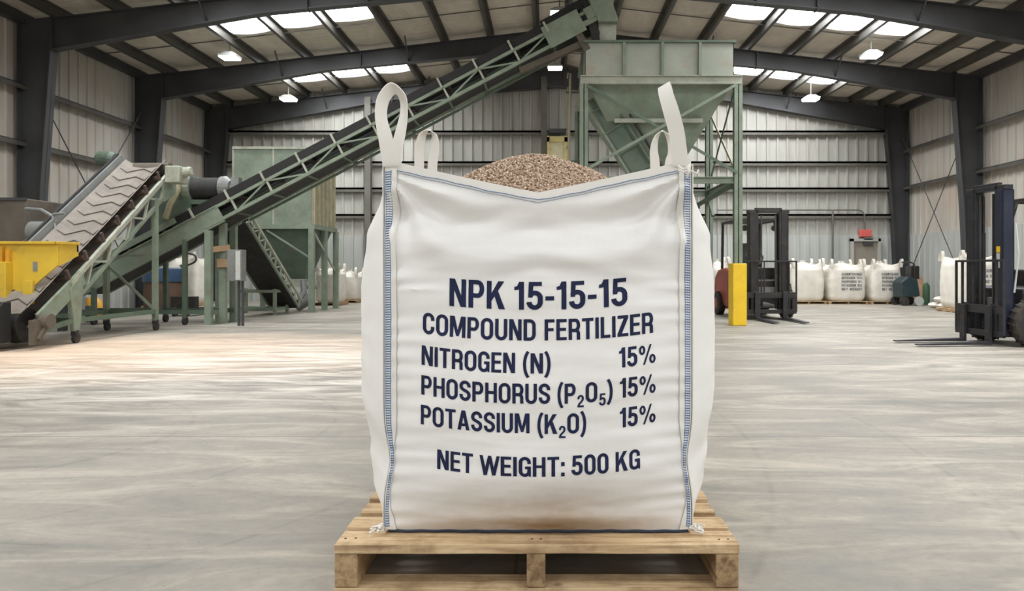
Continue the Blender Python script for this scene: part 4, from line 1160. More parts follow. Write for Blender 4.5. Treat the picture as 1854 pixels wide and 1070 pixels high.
m_ = MB(); m_.cyl(Sp(SX1+.02, .02, -.12), Sp(SX1+.12, .02, -.12), .09, n=14); m_.box(SX1, SX1+.05, 8.42, 8.6, .06, .36); m_.bar((SX1+.06, 8.65, .3), (SX1+.06, 8.5, .12), .05, .05); obj('tail_bearing', m_, 'rust', t)
m_ = MB(); m_.prism([(8.2, .14), (8.2, .5), (8.3, .58), (8.42, .58), (8.42, .1), (8.26, .1)], 'X', SX0-.2, SX1-.2); obj('tail_guard', m_, 'black', t, bevel=.01)
m_ = MB(); m_.prism([(11.3, 2.35), (11.7, 2.55), (11.7, 2.2), (11.35, 2.05)], 'X', SX1+.0, SX1+.04); obj('head_gusset', m_, 'green', t)
m_ = MB(); m_.box(SX1+.06, SX1+.3, 11.3, 11.6, 2.35, 2.62); m_.cyl((SX1+.1, 11.45, 2.5), (SX1+.42, 11.45, 2.55), .08, n=12); obj('head_drive', m_, 'green_light', t, bevel=.02)
m_ = MB(); m_.lathe((SX0-.1, 11.55, 2.75), (SX0-.42, 11.55, 2.78), [(0, .1), (.2, .13), (.8, .12), (1, .05)], 16); m_.box(SX0-.2, SX0-.02, 11.45, 11.62, 2.45, 2.75); obj('gear_motor', m_, 'green_dark', t)
# legs and castors
def belth(y): return A0.z+(y-A0.y)*(A1.z-A0.z)/(A1.y-A0.y)
for x in (SX0, SX1):
    for y, w_ in ((9.25, .12), (11.15, .06)):
        top = belth(y)-.28
        m_ = MB()
        if w_ > .1: m_.prism([(y-.14, top+.05), (y+.14, top+.28), (y+.08, top-.35), (y+.05, .16), (y-.05, .16), (y-.08, top-.25)], 'X', x-.03, x+.03)
        else: m_.box(x-.035, x+.035, y-.035, y+.035, .16, top+.05)
        obj('leg', m_, 'green', t)
        m_ = MB(); m_.cyl((x-.02, y+.02, .065), (x+.02, y+.02, .065), .065, n=16)
        m_.box(x-.035, x+.035, y-.03, y+.03, .1, .17); obj('castor', m_, 'tyre', t)
m_ = MB()
for x in (SX0, SX1): m_.bar((x, 9.25, .3), (x, 11.15, .3), .05, .06)
for y in (9.25, 11.15): m_.bar((SX0, y, .3), (SX1, y, .3), .05, .06)
m_.bar((SX0, 8.6, .22), (SX0, 9.25, .3), .05, .06); m_.bar((SX1, 8.6, .22), (SX1, 9.25, .3), .05, .06)
obj('base_frame', m_, 'green_dark', t)
m_ = MB(); m_.bar((SX0, 11.15, 1.18), (SX1, 11.15, 1.18), .03, .03); m_.bar((SX0, 11.15, 1.05), (SX1, 11.15, .32), .035, .035); obj('leg_brace', m_, 'green', t)

# yellow receiving hopper with wheel
t = thing('yellow_hopper', 'yellow sloping feed hopper at the left edge, above the foot of the chevron belt', 'hopper', (-6.9, 9.0, 0))
hy0, hy1 = 8.9, 9.3
X = lambda px: (px-VX)*hy0/F
Zp = lambda py: CH-(py-VY)*hy0/F
m_ = MB()
outline = [(X(104), Zp(442)), (X(104), Zp(479)), (X(60), Zp(516)), (X(57), Zp(545)), (X(42), Zp(545)), (X(22), Zp(545)), (X(22), Zp(442))]
m_.prism([(X(104), Zp(442)), (X(104), Zp(480)), (X(58), Zp(520)), (X(36), Zp(545)), (X(-60), Zp(545)), (X(-60), Zp(442))], 'Y', hy0, hy0+.03)
obj('front_panel', m_, 'yellow', t, bevel=.004)
m_ = MB(); m_.prism([(hy0+.03, Zp(442)), (hy1, Zp(442)), (hy1, Zp(462)), (hy0+.03, Zp(482))], 'X', X(104)-.03, X(104)); obj('side_panel', m_, 'yellow', t)
m_ = MB(); m_.box(X(-60), X(104), hy1-.03, hy1, Zp(455), Zp(442)); obj('back_panel', m_, 'yellow', t)
m_ = MB(); m_.box(X(-60), X(106), hy0-.04, hy0+.02, Zp(442), Zp(437)); m_.box(X(103), X(106)+.01, hy0-.04, hy1, Zp(442), Zp(437)); obj('rim', m_, 'yellow', t, bevel=.006)
m_ = MB(); m_.box(X(45), X(63), hy0-.045, hy0+.0, Zp(550), Zp(507)); obj('spout_bracket', m_, 'yellow', t, bevel=.006)
m_ = MB(); m_.box(X(-60), X(23), hy0-.12, hy0, Zp(543), Zp(474)); obj('lower_cover', m_, 'yellow', t, bevel=.01)
m_ = MB(); m_.box(X(2), X(10), hy0-.06, hy0, Zp(474), Zp(447)); m_.box(X(15), X(22), hy0-.05, hy0, Zp(474), Zp(452)); obj('latch', m_, 'orange', t)
m_ = MB(); m_.box(X(60), X(68), hy0-.006, hy0, Zp(491), Zp(474)); obj('label_plate', m_, 'grey_metal', t)
m_ = MB(); m_.box(X(-60), X(0), hy0+.02, hy1, .55, .62); m_.box(X(-60), X(-50), hy0, hy1, 0, .6); obj('undercarriage', m_, 'mast', t)
# rusty bin behind it
t = thing('rusty_bin', 'dark rusty steel box standing behind the yellow hopper at the left edge', 'bin', (-8.2, 10.4, 0))
x1 = W(46, 0, 10.2)[0]; z1 = W(0, 359, 10.2)[2]
m_ = MB(); m_.box(x1-1.2, x1, 10.2, 11.2, .9, z1); obj('bin_body', m_, 'rust', t, bevel=.015)
m_ = MB(); m_.box(x1-1.2, x1+.01, 10.18, 10.22, z1-.03, z1+.01); obj('top_rim', m_, 'steel', t)
for x in (x1-1.1, x1-.08):
    for y in (10.3, 11.1): m_ = MB(); m_.box(x-.05, x+.05, y-.05, y+.05, 0, .9); obj('leg', m_, 'steel', t)
t = thing('grey_motor', 'dusty grey motor unit with a hose arm beside the rusty box', 'motor', W(70, 420, 9.9)[:2]+(0,))
m_ = MB(); p = Vector(W(70, 419, 9.9)); m_.lathe(p-Vector((.13, 0, 0)), p+Vector((.12, 0, 0)), [(0, .1), (.15, .14), (.85, .14), (1, .08)], 18); m_.box(p.x-.12, p.x+.1, 9.82, 9.98, p.z-.2, p.z-.1); obj('motor_body', m_, 'grey_metal', t, smooth=True)
m_ = MB(); m_.tube([W(47, 378, 10.1), W(75, 380, 10), W(92, 390, 9.95), W(99, 402, 9.95)], .025, 8); m_.tube([W(97, 388, 9.95), W(117, 386, 9.95)], .022, 6); m_.tube([W(90, 412, 9.9), W(99, 402, 9.95), W(100, 415, 9.9)], .015, 6); obj('hose_arm', m_, 'grey_metal', t, smooth=True)
m_ = MB(); m_.box(p.x-.06, p.x+.02, 9.86, 9.94, 0, p.z-.15); obj('stand', m_, 'steel', t)

# ------------------------------------------------------------------ green square bin on legs (left back)
GX0, GX1, GY0, GY1 = -7.0, -5.26, 15.85, 17.5
t = thing('green_bin', 'boxy green storage bin with cream ribbed side, on legs at the left back', 'hopper', ((GX0+GX1)/2, 16.6, 0))
gz0, gz1 = W(0, 407, 15.85)[2], W(0, 267, 15.85)[2]
m_ = MB(); m_.box(GX0, GX1, GY0, GY1, gz0, gz1); obj('bin_body', m_, 'green', t, bevel=.01)
m_ = MB(); m_.box(GX1, GX1+.015, GY0+.02, GY1, gz0+.02, gz1-.02)
for k in range(6): y = GY0+.05+k*.3; m_.box(GX1+.01, GX1+.06, y, y+.05, gz0+.02, gz1-.02)
obj('ribbed_side', m_, 'cream_side', t)
m_ = MB(); m_.box(GX0-.03, GX1+.04, GY0-.03, GY0+.02, gz1-.04, gz1+.02); m_.box(GX1, GX1+.04, GY0, GY1, gz1-.04, gz1+.02); m_.box(GX0-.03, GX0+.01, GY0-.02, GY0, gz0, gz1); m_.box(-6.13, -6.09, GY0-.02, GY0, gz0, gz1); obj('edge_trim', m_, 'green_light', t)
m_ = MB(); z = gz0-.04
for y in (GY0, GY1): m_.bar((GX0-.05, y, z), (GX1+.08, y, z), .08, .1)
for x in (GX0, GX1+.03): m_.bar((x, GY0, z), (x, GY1, z), .08, .1)
obj('ring_beam', m_, 'green', t)
m_ = MB(); frustum(m_, GX0+.05, GX1-.02, GY0+.05, GY1-.05, gz0-.05, -6.0, -5.62, 16.45, 16.85, .72); obj('cone', m_, 'green_dark', t, bevel=.01)
for (x, y) in ((GX1-.0, GY0), (GX1+.05, GY1), (GX0, GY0), (GX0, GY1), (GX1+.03, (GY0+GY1)/2)):
    m_ = MB(); m_.box(x-.06, x+.06, y-.05, y+.05, 0, gz0-.08); m_.box(x-.1, x+.1, y-.09, y+.09, 0, .012); obj('leg', m_, 'green', t)
m_ = MB(); m_.bar((GX1, GY0, 1.2), (GX1-1.0, GY0, gz0-.12), .035, .035); obj('brace', m_, 'green', t)
m_ = MB(); m_.bar((GX1+.04, GY0, gz0-.15), (GX1+.04, GY1, .9), .03, .05); obj('brace', m_, 'green_light', t)
m_ = MB(); m_.box(-6.02, -5.6, 16.4, 16.9, .55, .74); m_.cyl((-5.6, 16.6, .6), (-5.35, 16.6, .6), .1, n=14); obj('outlet_valve', m_, 'green_light', t)
m_ = MB(); m_.cyl((-5.72, 16.2, .12), (-5.4, 16.2, .3), .13, n=14); m_.tube([(-5.6, 16.3, .7), (-5.55, 16.2, .45), (-5.6, 16.1, .3)], .07, 10); obj('blower', m_, 'grey_metal', t, smooth=True)

# its little inclined conveyor
t = thing('bin_feed_conveyor', 'short steep ladder-sided green conveyor under the boxy green bin', 'conveyor', (-6.1, 15.0, 0))
q0 = Vector((-5.78, 16.0, .22)); q1 = Vector(W(447, 402, 13.4))
q0 = Vector(W(541, 556, 15.7)); q0.z = .12
for off, nm in ((Vector((0, 0, 0)), 0), (Vector((-.62, 0, -.02)), 1)):
    e0, e1 = q0+off, q1+off
    dn = (e1-e0).normalized(); up = Vector((1, 0, 0)).cross(dn).normalized()
    if up.z < 0: up = -up
    m_ = MB(); m_.bar(e0, e1, .04, .05, up); obj('bottom_rail', m_, 'green', t)
    m_ = MB(); m_.bar(e0+up*.17+Vector((.04, 0, 0)), e1+up*.17+Vector((.04, 0, 0)), .04, .05, up); obj('top_rail', m_, 'green_light', t)
    n_ = 10
    for k in range(n_):
        p = e0.lerp(e1, k/n_); p2 = e0.lerp(e1, (k+.5)/n_); p3 = e0.lerp(e1, (k+1)/n_)
        m_ = MB(); m_.bar(p, p2+up*.17+Vector((.04, 0, 0)), .025, .025); m_.bar(p2+up*.17+Vector((.04, 0, 0)), p3, .025, .025); obj('truss_web', m_, 'green_light', t)
m_ = MB(); cc = Vector((-.31, 0, 0)); m_.bar(q0+cc+up*.12, q1+cc+up*.12, .56, .02, up); m_.bar(q0+cc-up*.02, q1+cc-up*.02, .56, .015, up); obj('belt', m_, 'rubber', t)
m_ = MB()
fx0, fx1, fy0, fy1 = -6.62, -5.72, 14.9, 15.6
for z in (.12, .5):
    for y in (fy0, fy1): m_.bar((fx0, y, z), (fx1, y, z), .05, .06)
    for x in (fx0, fx1): m_.bar((x, fy0, z), (x, fy1, z), .05, .06)
for x in (fx0, fx1):
    for y in (fy0, fy1): m_.box(x-.03, x+.03, y-.03, y+.03, 0, .55)
obj('base_frame', m_, 'green', t)

# ------------------------------------------------------------------ background bulk bags
def small_bag(name, label, w, d, h, text, seed, open_top=False):
    root = thing(name, label, 'bulk bag', (0, 0, 0), 'white bulk bags in the background')
    mb = MB(); n_ = 64; nv_ = 22; vs = []; fs = []
    for j in range(nv_+1):
        u = j/nv_; z = u*h
        for i in range(n_):
            a = 2*PI*i/n_; ca, sa = math.cos(a), math.sin(a)
            e = .32
            sx = math.copysign(abs(ca)**e, ca); sy = math.copysign(abs(sa)**e, sa)
            corner = min(abs(sx), abs(sy))
            top = sm((u-.86)/.14)
            k = (1+.05*math.sin(PI*min(1, u*1.1)))*(1-.10*(1-sm(u/.08)))
            x = sx*w/2*k*(1-.30*top*(1-corner)); y = sy*d/2*k*(1-.30*top*(1-corner))
            zz = z+top*(.1*corner**3-.07*(1-corner))+.006*noise.noise(Vector((x*4, y*4+seed, u*9)))
            r_ = 1+.02*noise.noise(Vector((x*5+seed, y*5, z*7)))
            vs.append((x*r_, y*r_, zz))
    for j in range(nv_):
        for i in range(n_): k = (i+1) % n_; fs.append((j*n_+i, j*n_+k, (j+1)*n_+k, (j+1)*n_+i))
    # gathered top
    base = len(vs)
    for (sc, dz) in ((.66, .02), (.35, .06), (.12, .13), (.14, .2)):
        for i in range(n_):
            x, y, z = vs[nv_*n_+i]; vs.append((x*sc*(1+.08*math.sin(i*2.1+seed)), y*sc*(1+.08*math.sin(i*1.7)), h+dz*.7-.02+.3*sc*(z-h)))
    for k in range(4):
        b0 = nv_*n_+k*n_
        for i in range(n_): j = (i+1) % n_; fs.append((b0+i, b0+j, b0+n_+j, b0+n_+i))
    fs.append(tuple(range(nv_*n_+4*n_, nv_*n_+5*n_))); fs.append(tuple(range(n_-1, -1, -1)))
    mb.add(vs, fs); obj('sack', mb, 'sackw', root, smooth=True)
    for sx in (-1, 1):
        for sy in (-1, 1):
            px_, py_ = sx*w*.45, sy*d*.45
            lean = random.Random(seed*7+sx*3+sy).uniform(-.05, .06)
            P_ = catmull([(px_, py_-.06, h-.06), (px_+lean*.5, py_-.05, h+.08), (px_+lean, py_, h+.17), (px_+lean*.5, py_+.05, h+.08), (px_, py_+.06, h-.06)], 5)
            m_ = MB(); m_.strip(P_, [Vector((.035, 0, 0))]*len(P_), .006); obj('lifting_loop', m_, 'sackw', root, smooth=True)
    if text:
        m_ = MB(); rows = [('COMPOUND', 0), ('NITROGEN 15%', 1), ('PHOSPHORUS 15%', 2), ('POTASSIUM 15%', 3), ('NET WEIGHT', 4)]
        for tx, r_ in rows:
            m_ = MB()
            for q in word_quads(tx, -w*.2, w*.36):
                pts = [(p[0], -d/2*1.075-.004, h*.72-r_*h*.105+p[1]*.065) for p in q]; m_.add(pts, [(0, 1, 2, 3)])
            obj('printed_text', m_, 'greyprint', root)
    return root
def place_bag(px, y, w, d, h, text, seed, label, rot=0, pl=None):
    x = (px-VX)*y/F
    b_ = small_bag('bulk_bag', label, w, d, h, text, seed); b_.location = (x, y, .094); b_.rotation_euler = (0, 0, rot)
    if pl:
        q = dup(pal, (x-.0, y+.0, 0), 0, pl); q.scale = (min(1, (w+.06)/1.2), min(.95, (d+.1)/1.08), .55)
        q.location.z = 0
    return b_
place_bag(1453, 19.95, .9, .95, 1.0, False, 1, 'plain unprinted white bulk bag, leftmost of the three by the far wall', pl='low pallet under the plain white bulk bag right behind the red forklift')
place_bag(1523, 19.9, 1.0, .95, .98, True, 2, 'white bulk bag with grey print, middle of the three by the far wall', pl='low pallet under the middle printed bulk bag by the far wall')
place_bag(1592, 19.85, .82, .95, .98, True, 3, 'white bulk bag with grey print in front of the grey door, rightmost of the three', pl='low pallet under the rightmost printed bulk bag by the grey door')
place_bag(1753, 16.0, .86, .9, 1.12, True, 4, 'white printed bulk bag behind the navy forklift mast', pl='pallet under the white bag behind the navy forklift')
place_bag(600, 19.1, .62, .8, .85, False, 5, 'white bulk bag seen behind the right legs of the boxy green bin', pl='low pallet under the white bag behind the boxy green bin')
place_bag(634, 20.5, .6, .8, .75, False, 6, 'white bulk bag half hidden behind the left edge of the large front bag', pl='low pallet under the half hidden bag left of the large front bag')
place_bag(345, 18.9, .7, .8, 1.15, False, 7, 'white bulk bag behind the conveyor legs, right of the blue topped drum', pl='low pallet under the bag right of the blue topped drum')
place_bag(302, 17.4, .7, .8, 1.15, False, 8, 'white bulk bag behind the blue topped drum near the left wall', pl='low pallet under the bag behind the blue topped drum')
place_bag(612-320, 20.4, .0001+.8, .8, .9, False, 9, 'white bulk bag against the far left corner column') if False else None
place_bag(1298, 17.5, .5, .8, 1.0, False, 10, 'white bulk bag just right of the large front bag, behind the red forklift', pl='low pallet under the bag behind the red forklift')

def small_sack(x, y, z, rz, label, sx=.5):
    mb = MB(); n_ = 24; vs = []; fs = []
    for j in range(9):
        u = -1+2*j/8
        r_ = math.sqrt(max(0, 1-abs(u)**3.2))
        for i in range(n_):
            a = 2*PI*i/n_; ca, sa = math.cos(a), math.sin(a)
            vs.append((u*sx/2, math.copysign(abs(ca)**.6, ca)*.17*(.55+.45*r_), .075+math.copysign(abs(sa)**.8, sa)*.073*r_))
    for j in range(8):
        for i in range(n_): k = (i+1) % n_; fs.append((j*n_+i, j*n_+k, (j+1)*n_+k, (j+1)*n_+i))
    fs += [tuple(range(n_-1, -1, -1)), tuple(range(8*n_, 9*n_))]
    mb.add(vs, fs); o = obj('small_sack', mb, 'sackw', smooth=True); o.location = (x, y, z); o.rotation_euler = (0, 0, rz)
    setp(o, label, 'sack', 'small white sacks by the right wall'); return o
small_sack(W(1700, 0, 17.6)[0], 17.6, 0, .3, 'small white sack lying on the floor, outermost left beside the printed bag on its pallet')
small_sack(W(1718, 0, 17.2)[0], 17.2, 0, -.2, 'small white sack lying on the floor closest to the pallet of the printed bag')
small_sack(W(1711, 0, 17.4)[0], 17.4, .155, .1, 'small white sack lying on top of two others by the right wall')

# ------------------------------------------------------------------ forklifts
def forklift(label, body_mat, mast_mat, upright_mat, up2, tyre_r=.3):
    t = thing('forklift', label, 'forklift')
    H = 2.1
    for s, mt in ((-1, upright_mat), (1, up2)):
        m_ = MB(); x = s*.31
        m_.box(x-.07, x+.07, -.03, -.01, .12, H-.06); m_.box(x-.07, x-.05, -.03, .13, .12, H-.06) if s < 0 else m_.box(x+.05, x+.07, -.03, .13, .12, H-.06)
        m_.box(x-.07, x+.07, .11, .13, .12, H-.06); obj('mast_upright', m_, mt, t, bevel=.004)
        m_ = MB(); x = s*.232; m_.box(x-.03, x+.03, -.02, .11, .16, H); obj('inner_upright', m_, mast_mat, t, bevel=.004)
        m_ = MB(); x = s*.185; m_.cyl((x, .09, .2), (x, .09, 1.5), .025, n=12); m_.cyl((x, .09, 1.5), (x, .09, H-.1), .015, n=10); obj('lift_cylinder', m_, mast_mat, t, smooth=True)
        m_ = MB(); x = s*.135; m_.box(x-.012, x+.012, -.0, .02, .5, H-.1); obj('chain', m_, 'steel', t)
        m_ = MB(); x = s*.27
        m_.prism([(-.13, .02), (-.13, .52), (-.17, .52), (-.17, .06), (-1.12, .035), (-1.12, .02)], 'X', x-.05, x+.05); obj('fork', m_, 'mast2', t, bevel=.003)
    m_ = MB(); m_.box(-.4, .4, -.02, .1, H-.06, H+.0); m_.box(-.3, .3, .06, .12, .3, .42); m_.box(-.26, .26, -.01, .05, H-.02, H+.04); obj('mast_crossbar', m_, mast_mat, t, bevel=.004)
    m_ = MB(); m_.box(-.5, .5, -.12, -.07, .12, .2); m_.box(-.5, .5, -.12, -.07, .42, .5); m_.box(-.34, -.24, -.1, -.02, .12, .55); m_.box(.24, .34, -.1, -.02, .12, .55); m_.box(-.5, -.42, -.11, -.07, .12, .5); m_.box(.42, .5, -.11, -.07, .12, .5); obj('carriage', m_, mast_mat, t, bevel=.004)
    m_ = MB()
    for x in (-.5, -.36, .36, .5): m_.box(x-.014, x+.014, -.115, -.085, .15, 1.12)
    for x in (-.12, .12): m_.box(x-.012, x+.012, -.11, -.09, .5, 1.12)
    m_.box(-.51, .51, -.115, -.085, 1.1, 1.13); m_.box(-.51, .51, -.115, -.085, .5, .53); m_.box(-.46, .46, -.11, -.09, .8, .82) if False else None
    obj('load_backrest', m_, mast_mat, t, bevel=.004)
    m_ = MB(); m_.box(-.18, .18, .13, .3, .22, .62); m_.cyl((-.1, .1, .3), (.12, .12, .28), .06, n=10); m_.cyl((.14, .1, .26), (.14, .3, .3), .045, n=10); obj('front_axle', m_, 'grey_metal', t)
    m_ = MB(); m_.prism([(.22, .2), (.22, .75), (.42, .8), (.62, .62), (1.0, .62), (1.0, .2)], 'X', -.42, .42); obj('chassis', m_, mast_mat, t, bevel=.02)
    for s in (-1, 1):
        m_ = MB(); m_.prism([(.18, .55), (.22, .68), (.45, .74), (.68, .66), (.76, .5), (.7, .5), (.62, .6), (.45, .66), (.28, .62), (.23, .55)], 'X', s*.43 if s > 0 else -.53, s*.53 if s > 0 else -.43); obj('fender', m_, mast_mat, t)
    m_ = MB(); m_.prism([(1.0, .16), (1.0, .95), (1.35, 1.0), (1.75, .96), (1.98, .82), (2.05, .55), (1.98, .3), (1.85, .24)], 'X', -.47, .47); obj('counterweight', m_, body_mat, t, bevel=.06)
    m_ = MB(); m_.box(-.25, .25, 1.02, 1.5, 1.0, 1.1); m_.prism([(1.42, 1.05), (1.52, 1.5), (1.44, 1.53), (1.34, 1.1)], 'X', -.22, .22); obj('seat', m_, 'rubber', t, bevel=.03)
    m_ = MB(); c_ = Vector((0, .78, 1.22)); m_.tube([c_+Vector((.17*math.cos(a), .17*math.sin(a)*.75, .17*math.sin(a)*.6)) for a in [2*PI*i/20 for i in range(21)]], .014, 6)
    m_.tube([(0, .5, .75), c_], .025, 8); m_.tube([c_-Vector((.16, 0, 0)), c_+Vector((.16, 0, 0))], .01, 5); obj('steering_wheel', m_, 'rubber', t, smooth=True)
    m_ = MB(); m_.box(-.4, .4, .35, .5, .72, 1.0); obj('dashboard', m_, 'mast', t, bevel=.02)
    m_ = MB()
    for s in (-1, 1):
        m_.tube([(s*.42, .4, .75), (s*.4, .5, 1.2), (s*.38, .7, 1.92)], .025, 8); m_.tube([(s*.4, 1.65, .9), (s*.4, 1.6, 1.92)], .03, 8)
        m_.bar((s*.39, .62, 1.94), (s*.39, 1.68, 1.94), .05, .05)
    for k in range(8): y = .62+k*1.06/7; m_.bar((-.4, y, 1.95), (.4, y, 1.95), .03, .04)
    obj('overhead_guard', m_, 'mast', t)
    for s in (-1, 1):
        m_ = MB(); m_.lathe((s*.3, .55, 1.78), (s*.3, .48, 1.78), [(0, .03), (.5, .06), (1, .06)], 12); obj('headlight', m_, 'mast', t)
        for y, r_ in ((.33, tyre_r), (1.62, .24)):
            m_ = MB(); xa = s*.395; xb = s*.55
            m_.lathe((xa, y, r_), (xb, y, r_), [(0, r_*.72), (.06, r_*.95), (.2, r_), (.8, r_), (.94, r_*.95), (1, r_*.72)], 32)
            for q in range(22):
                a = 2*PI*q/22; m_.bar((xa+(xb-xa)*.1, y+math.cos(a)*r_*.985, r_+math.sin(a)*r_*.985), (xa+(xb-xa)*.9, y+math.cos(a+.12)*r_*.985, r_+math.sin(a+.12)*r_*.985), .02, .03, (0, math.cos(a), math.sin(a)))
            for v_i, v_ in enumerate(m_.v):
                if v_[2] < .001: m_.v[v_i] = (v_[0], v_[1], .001)
            w = obj('wheel', m_, 'tyre', t, smooth=True)
            m_ = MB(); m_.lathe((xb-s*.02, y, r_), (xb+s*.012, y, r_), [(0, r_*.58), (.5, r_*.55), (1, r_*.3)], 20); obj('hub', m_, 'rust' if body_mat == 'navy' else 'red', w)
    return t
f1 = forklift('red forklift with a black mast, parked facing the camera behind the yellow bollard', 'red', 'mast', 'mast', 'mast')
f1.location = (W(1393, 0, 13.5)[0], 13.55, 0); f1.rotation_euler = (0, 0, R(3))
f2 = forklift('navy forklift at the right edge with its forks pointing left', 'navy', 'mast2', 'mast2', 'navy', .31)
f2.location = (5.69, 9.18, 0); f2.rotation_euler = (0, 0, R(-85)); f2.scale = (.88, .98, .965)
m_ = MB(); m_.box(.262, .33, -.036, -.031, 1.22, 1.3); 
pl_ = obj('warning_label', m_, 'bollard', f2)
m_ = MB(); m_.box(.265, .325, -.036, -.031, 1.02, 1.21); obj('notice_label', m_, 'white_metal', f2)
m_ = MB(); m_.tube([(.42, .1, .7), (.45, .14, 1.2), (.42, .12, 1.6)], .012, 6); obj('hydraulic_hose', m_, 'white_metal', f2)

# ------------------------------------------------------------------ odds and ends
# walk-behind sweeper near the right back corner
x, y = W(1643, 0, 18.9)[0], 18.9
t = thing('floor_sweeper', 'dark teal walk-behind machine parked between the right bulk bag and the side wall', 'machine', (x, y, 0))
m_ = MB(); m_.prism([(x-.28, .2), (x-.3, .62), (x-.1, .78), (x+.15, .7), (x+.22, .25)], 'Y', y-.25, y+.25); obj('machine_body', m_, 'teal', t, bevel=.04)
m_ = MB(); m_.box(x+.02, x+.24, y-.15, y+.15, .7, 1.05); m_.tube([(x+.1, y-.2, .7), (x+.05, y-.25, 1.1), (x-.05, y-.25, 1.15), (x-.05, y+.2, 1.15)], .02, 6); obj('handle_console', m_, 'mast', t, bevel=.02)
for dx in (-.2, .18):
    for dy in (-.27, .22): m_ = MB(); m_.cyl((x+dx, y+dy, .12), (x+dx, y+dy+.06, .12), .12, n=18); obj('wheel', m_, 'white_metal' if dx > 0 and dy < 0 else 'tyre', t, smooth=True)
x = W(1664, 0, 19.8)[0]
m_ = MB(); m_.add([(x-.2, 19.6, 0), (x+.17, 19.6, 0), (x+.15, 19.9, .72), (x-.02, 19.92, .85), (x-.2, 19.9, .7), (x-.2, 19.64, 0), (x+.17, 19.64, 0), (x+.15, 19.94, .72), (x-.02, 19.96, .85), (x-.2, 19.94, .7)],
               [(0, 1, 2, 3, 4), (9, 8, 7, 6, 5), (0, 5, 6, 1), (1, 6, 7, 2), (2, 7, 8, 3), (3, 8, 9, 4), (4, 9, 5, 0)])
setp(obj('cardboard_sheet', m_, 'card', loc=(x, 19.8, 0)), 'brown cardboard sheet leaning beside the dark teal machine near the right wall', 'cardboard')
x = W(1677, 0, 19.2)[0]
m_ = MB(); m_.lathe((x, 19.2, 0), (x, 19.2, .6), [(0, .09), (.85, .09), (.95, .05), (1, .03)], 16)
setp(obj('green_canister', m_, 'deep_green', smooth=True, loc=(x, 19.2, 0)), 'slim dark green canister standing right of the leaning cardboard', 'canister')
# drum with blue rim, pallet truck, yellow pump, boxes at left
x = W(297, 0, 16.0)[0]
t = thing('waste_drum', 'brown drum with a wide blue top band, under the conveyors at the left', 'drum', (x, 16, 0))
m_ = MB(); m_.lathe((x, 16, 0), (x, 16, .72), [(0, .38), (.05, .4), (.5, .41), (1, .4)], 28); obj('drum_body', m_, 'brown', t, smooth=True)
m_ = MB(); m_.lathe((x, 16, .68), (x, 16, 1.0), [(0, .42), (.1, .43), (.9, .43), (1, .4)], 28); obj('drum_rim', m_, 'blue', t, smooth=True)
x, y = W(332, 0, 14.6)[0], 14.6
t = thing('pallet_truck', 'dark hand pallet truck with curved handle beside the blue topped drum', 'pallet truck', (x, y, 0))
m_ = MB(); m_.tube([(x, y, .15), (x, y, .98), (x-.06, y, 1.05)], .025, 8); m_.tube(catmull([(x-.32, y, 1.1), (x-.28, y, 1.27), (x-.05, y, 1.3), (x+.22, y, 1.26), (x+.24, y, 1.12), (x, y, 1.02)], 5), .02, 8); obj('handle', m_, 'mast', t, smooth=True)
m_ = MB()
for dx in (-.22, .1): m_.box(x+dx, x+dx+.14, y+.1, y+1.1, .07, .13)
m_.box(x-.24, x+.26, y-.05, y+.12, .07, .4); obj('fork_frame', m_, 'mast', t)
for dx in (-.12, .12): m_ = MB(); m_.cyl((x+dx-.03, y-.1, .09), (x+dx+.03, y-.1, .09), .09, n=16); obj('wheel', m_, 'tyre', t)
x, y = W(174, 0, 13.6)[0], 13.6
t = thing('yellow_pump', 'small yellow machine casing on the floor behind the chevron conveyor', 'pump', (x, y, 0))
m_ = MB(); m_.lathe((x-.1, y, .42), (x+.06, y, .1), [(0, .09), (.3, .13), (.7, .16), (1, .12)], 18); m_.box(x-.1, x+.22, y-.12, y+.12, .0, .16); obj('casing', m_, 'orange', t, smooth=True)
m_ = MB(); m_.cyl((x+.2, y, .12), (x+.32, y, .14), .06, n=12); obj('outlet', m_, 'cream', t)
x, y = W(144, 0, 13.8)[0], 13.8
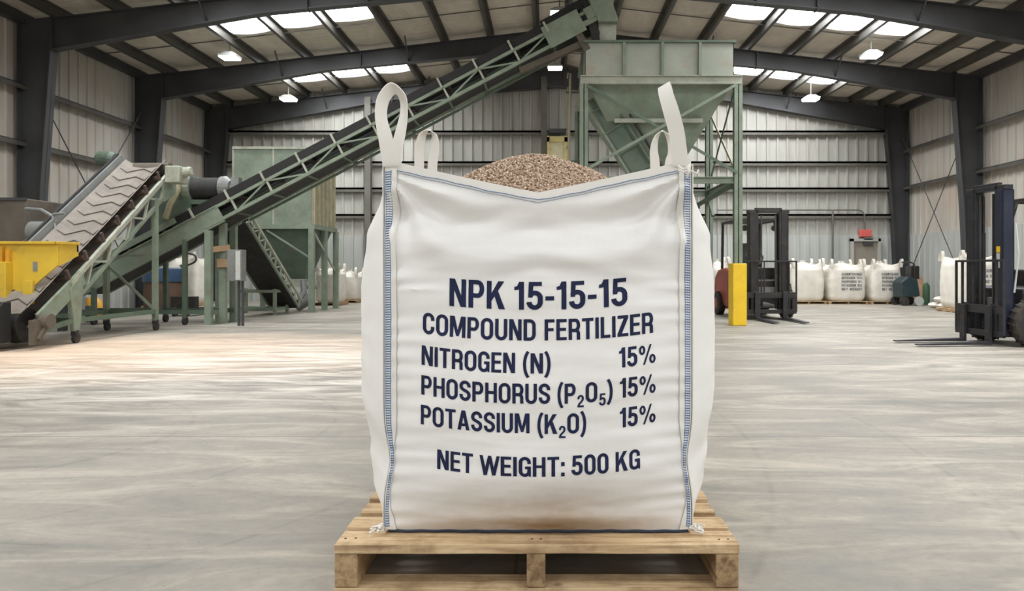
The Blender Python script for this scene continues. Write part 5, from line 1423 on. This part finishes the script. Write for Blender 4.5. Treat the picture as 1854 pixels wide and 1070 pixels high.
m_ = MB(); m_.box(x-.07, x+.08, y-.15, y+.15, 0, .42); m_.box(x-.05, x+.06, y-.1, y+.1, .42, .46)
setp(obj('grey_container', m_, 'grey_metal', bevel=.01, loc=(x, y, 0)), 'small grey container on the floor just left of the yellow machine casing', 'container')
# cream cabinet high on the far wall
x0, _, z1 = W(992, 240, 21.0); x1, _, z0 = W(1029, 300, 21.0)
t = thing('wall_cabinet', 'cream cabinet with yellow frame on the far wall above the granule heap', 'cabinet', ((x0+x1)/2, 21.1, z0-1.2))
m_ = MB(); m_.box(x0+.05, x1-.1, 21.0, 21.2, z0-1.2, z1-.1); obj('cabinet_body', m_, 'cream', t, bevel=.01)
m_ = MB(); m_.box(x0-.02, x0+.05, 20.95, 21.2, z0-1.2, z1-.1); m_.box(x1-.12, x1-.03, 20.95, 21.2, z0-1.2, z1-.1); m_.box(x0-.02, x1-.03, 20.95, 21.2, z1-.28, z1-.14); m_.box(x0-.02, x1-.03, 20.97, 21.2, z1-.95, z1-.9); obj('frame', m_, 'cabyel', t)
m_ = MB(); m_.box(x0+.02, x1-.05, 20.9, 21.2, z1-.02, z1+.1); obj('canopy', m_, 'steel', t)

# ------------------------------------------------------------------ world and view
w = bpy.data.worlds.new('world'); S.world = w; w.use_nodes = True
bg = w.node_tree.nodes['Background']; bg.inputs[0].default_value = (.93, .96, 1.0, 1); bg.inputs[1].default_value = 1.35
# daylight through the open front doorway behind the camera
def area(name, loc, rot, sx, sy, e, col=(1, 1, 1)):
    l = bpy.data.lights.new(name, 'AREA'); l.shape = 'RECTANGLE'; l.size = sx; l.size_y = sy; l.energy = e; l.color = col
    o = bpy.data.objects.new(name, l); C.objects.link(o); o.location = loc; o.rotation_euler = rot; return o
S.view_settings.view_transform = 'Standard'; S.view_settings.look = 'None'; S.view_settings.gamma = 1
S.view_settings.use_curve_mapping = False; S.view_settings.exposure = 0.1
try:
    S.cycles.max_bounces = 8; S.cycles.diffuse_bounces = 5; S.cycles.use_denoising = True
    S.cycles.sample_clamp_indirect = 8
except Exception: pass
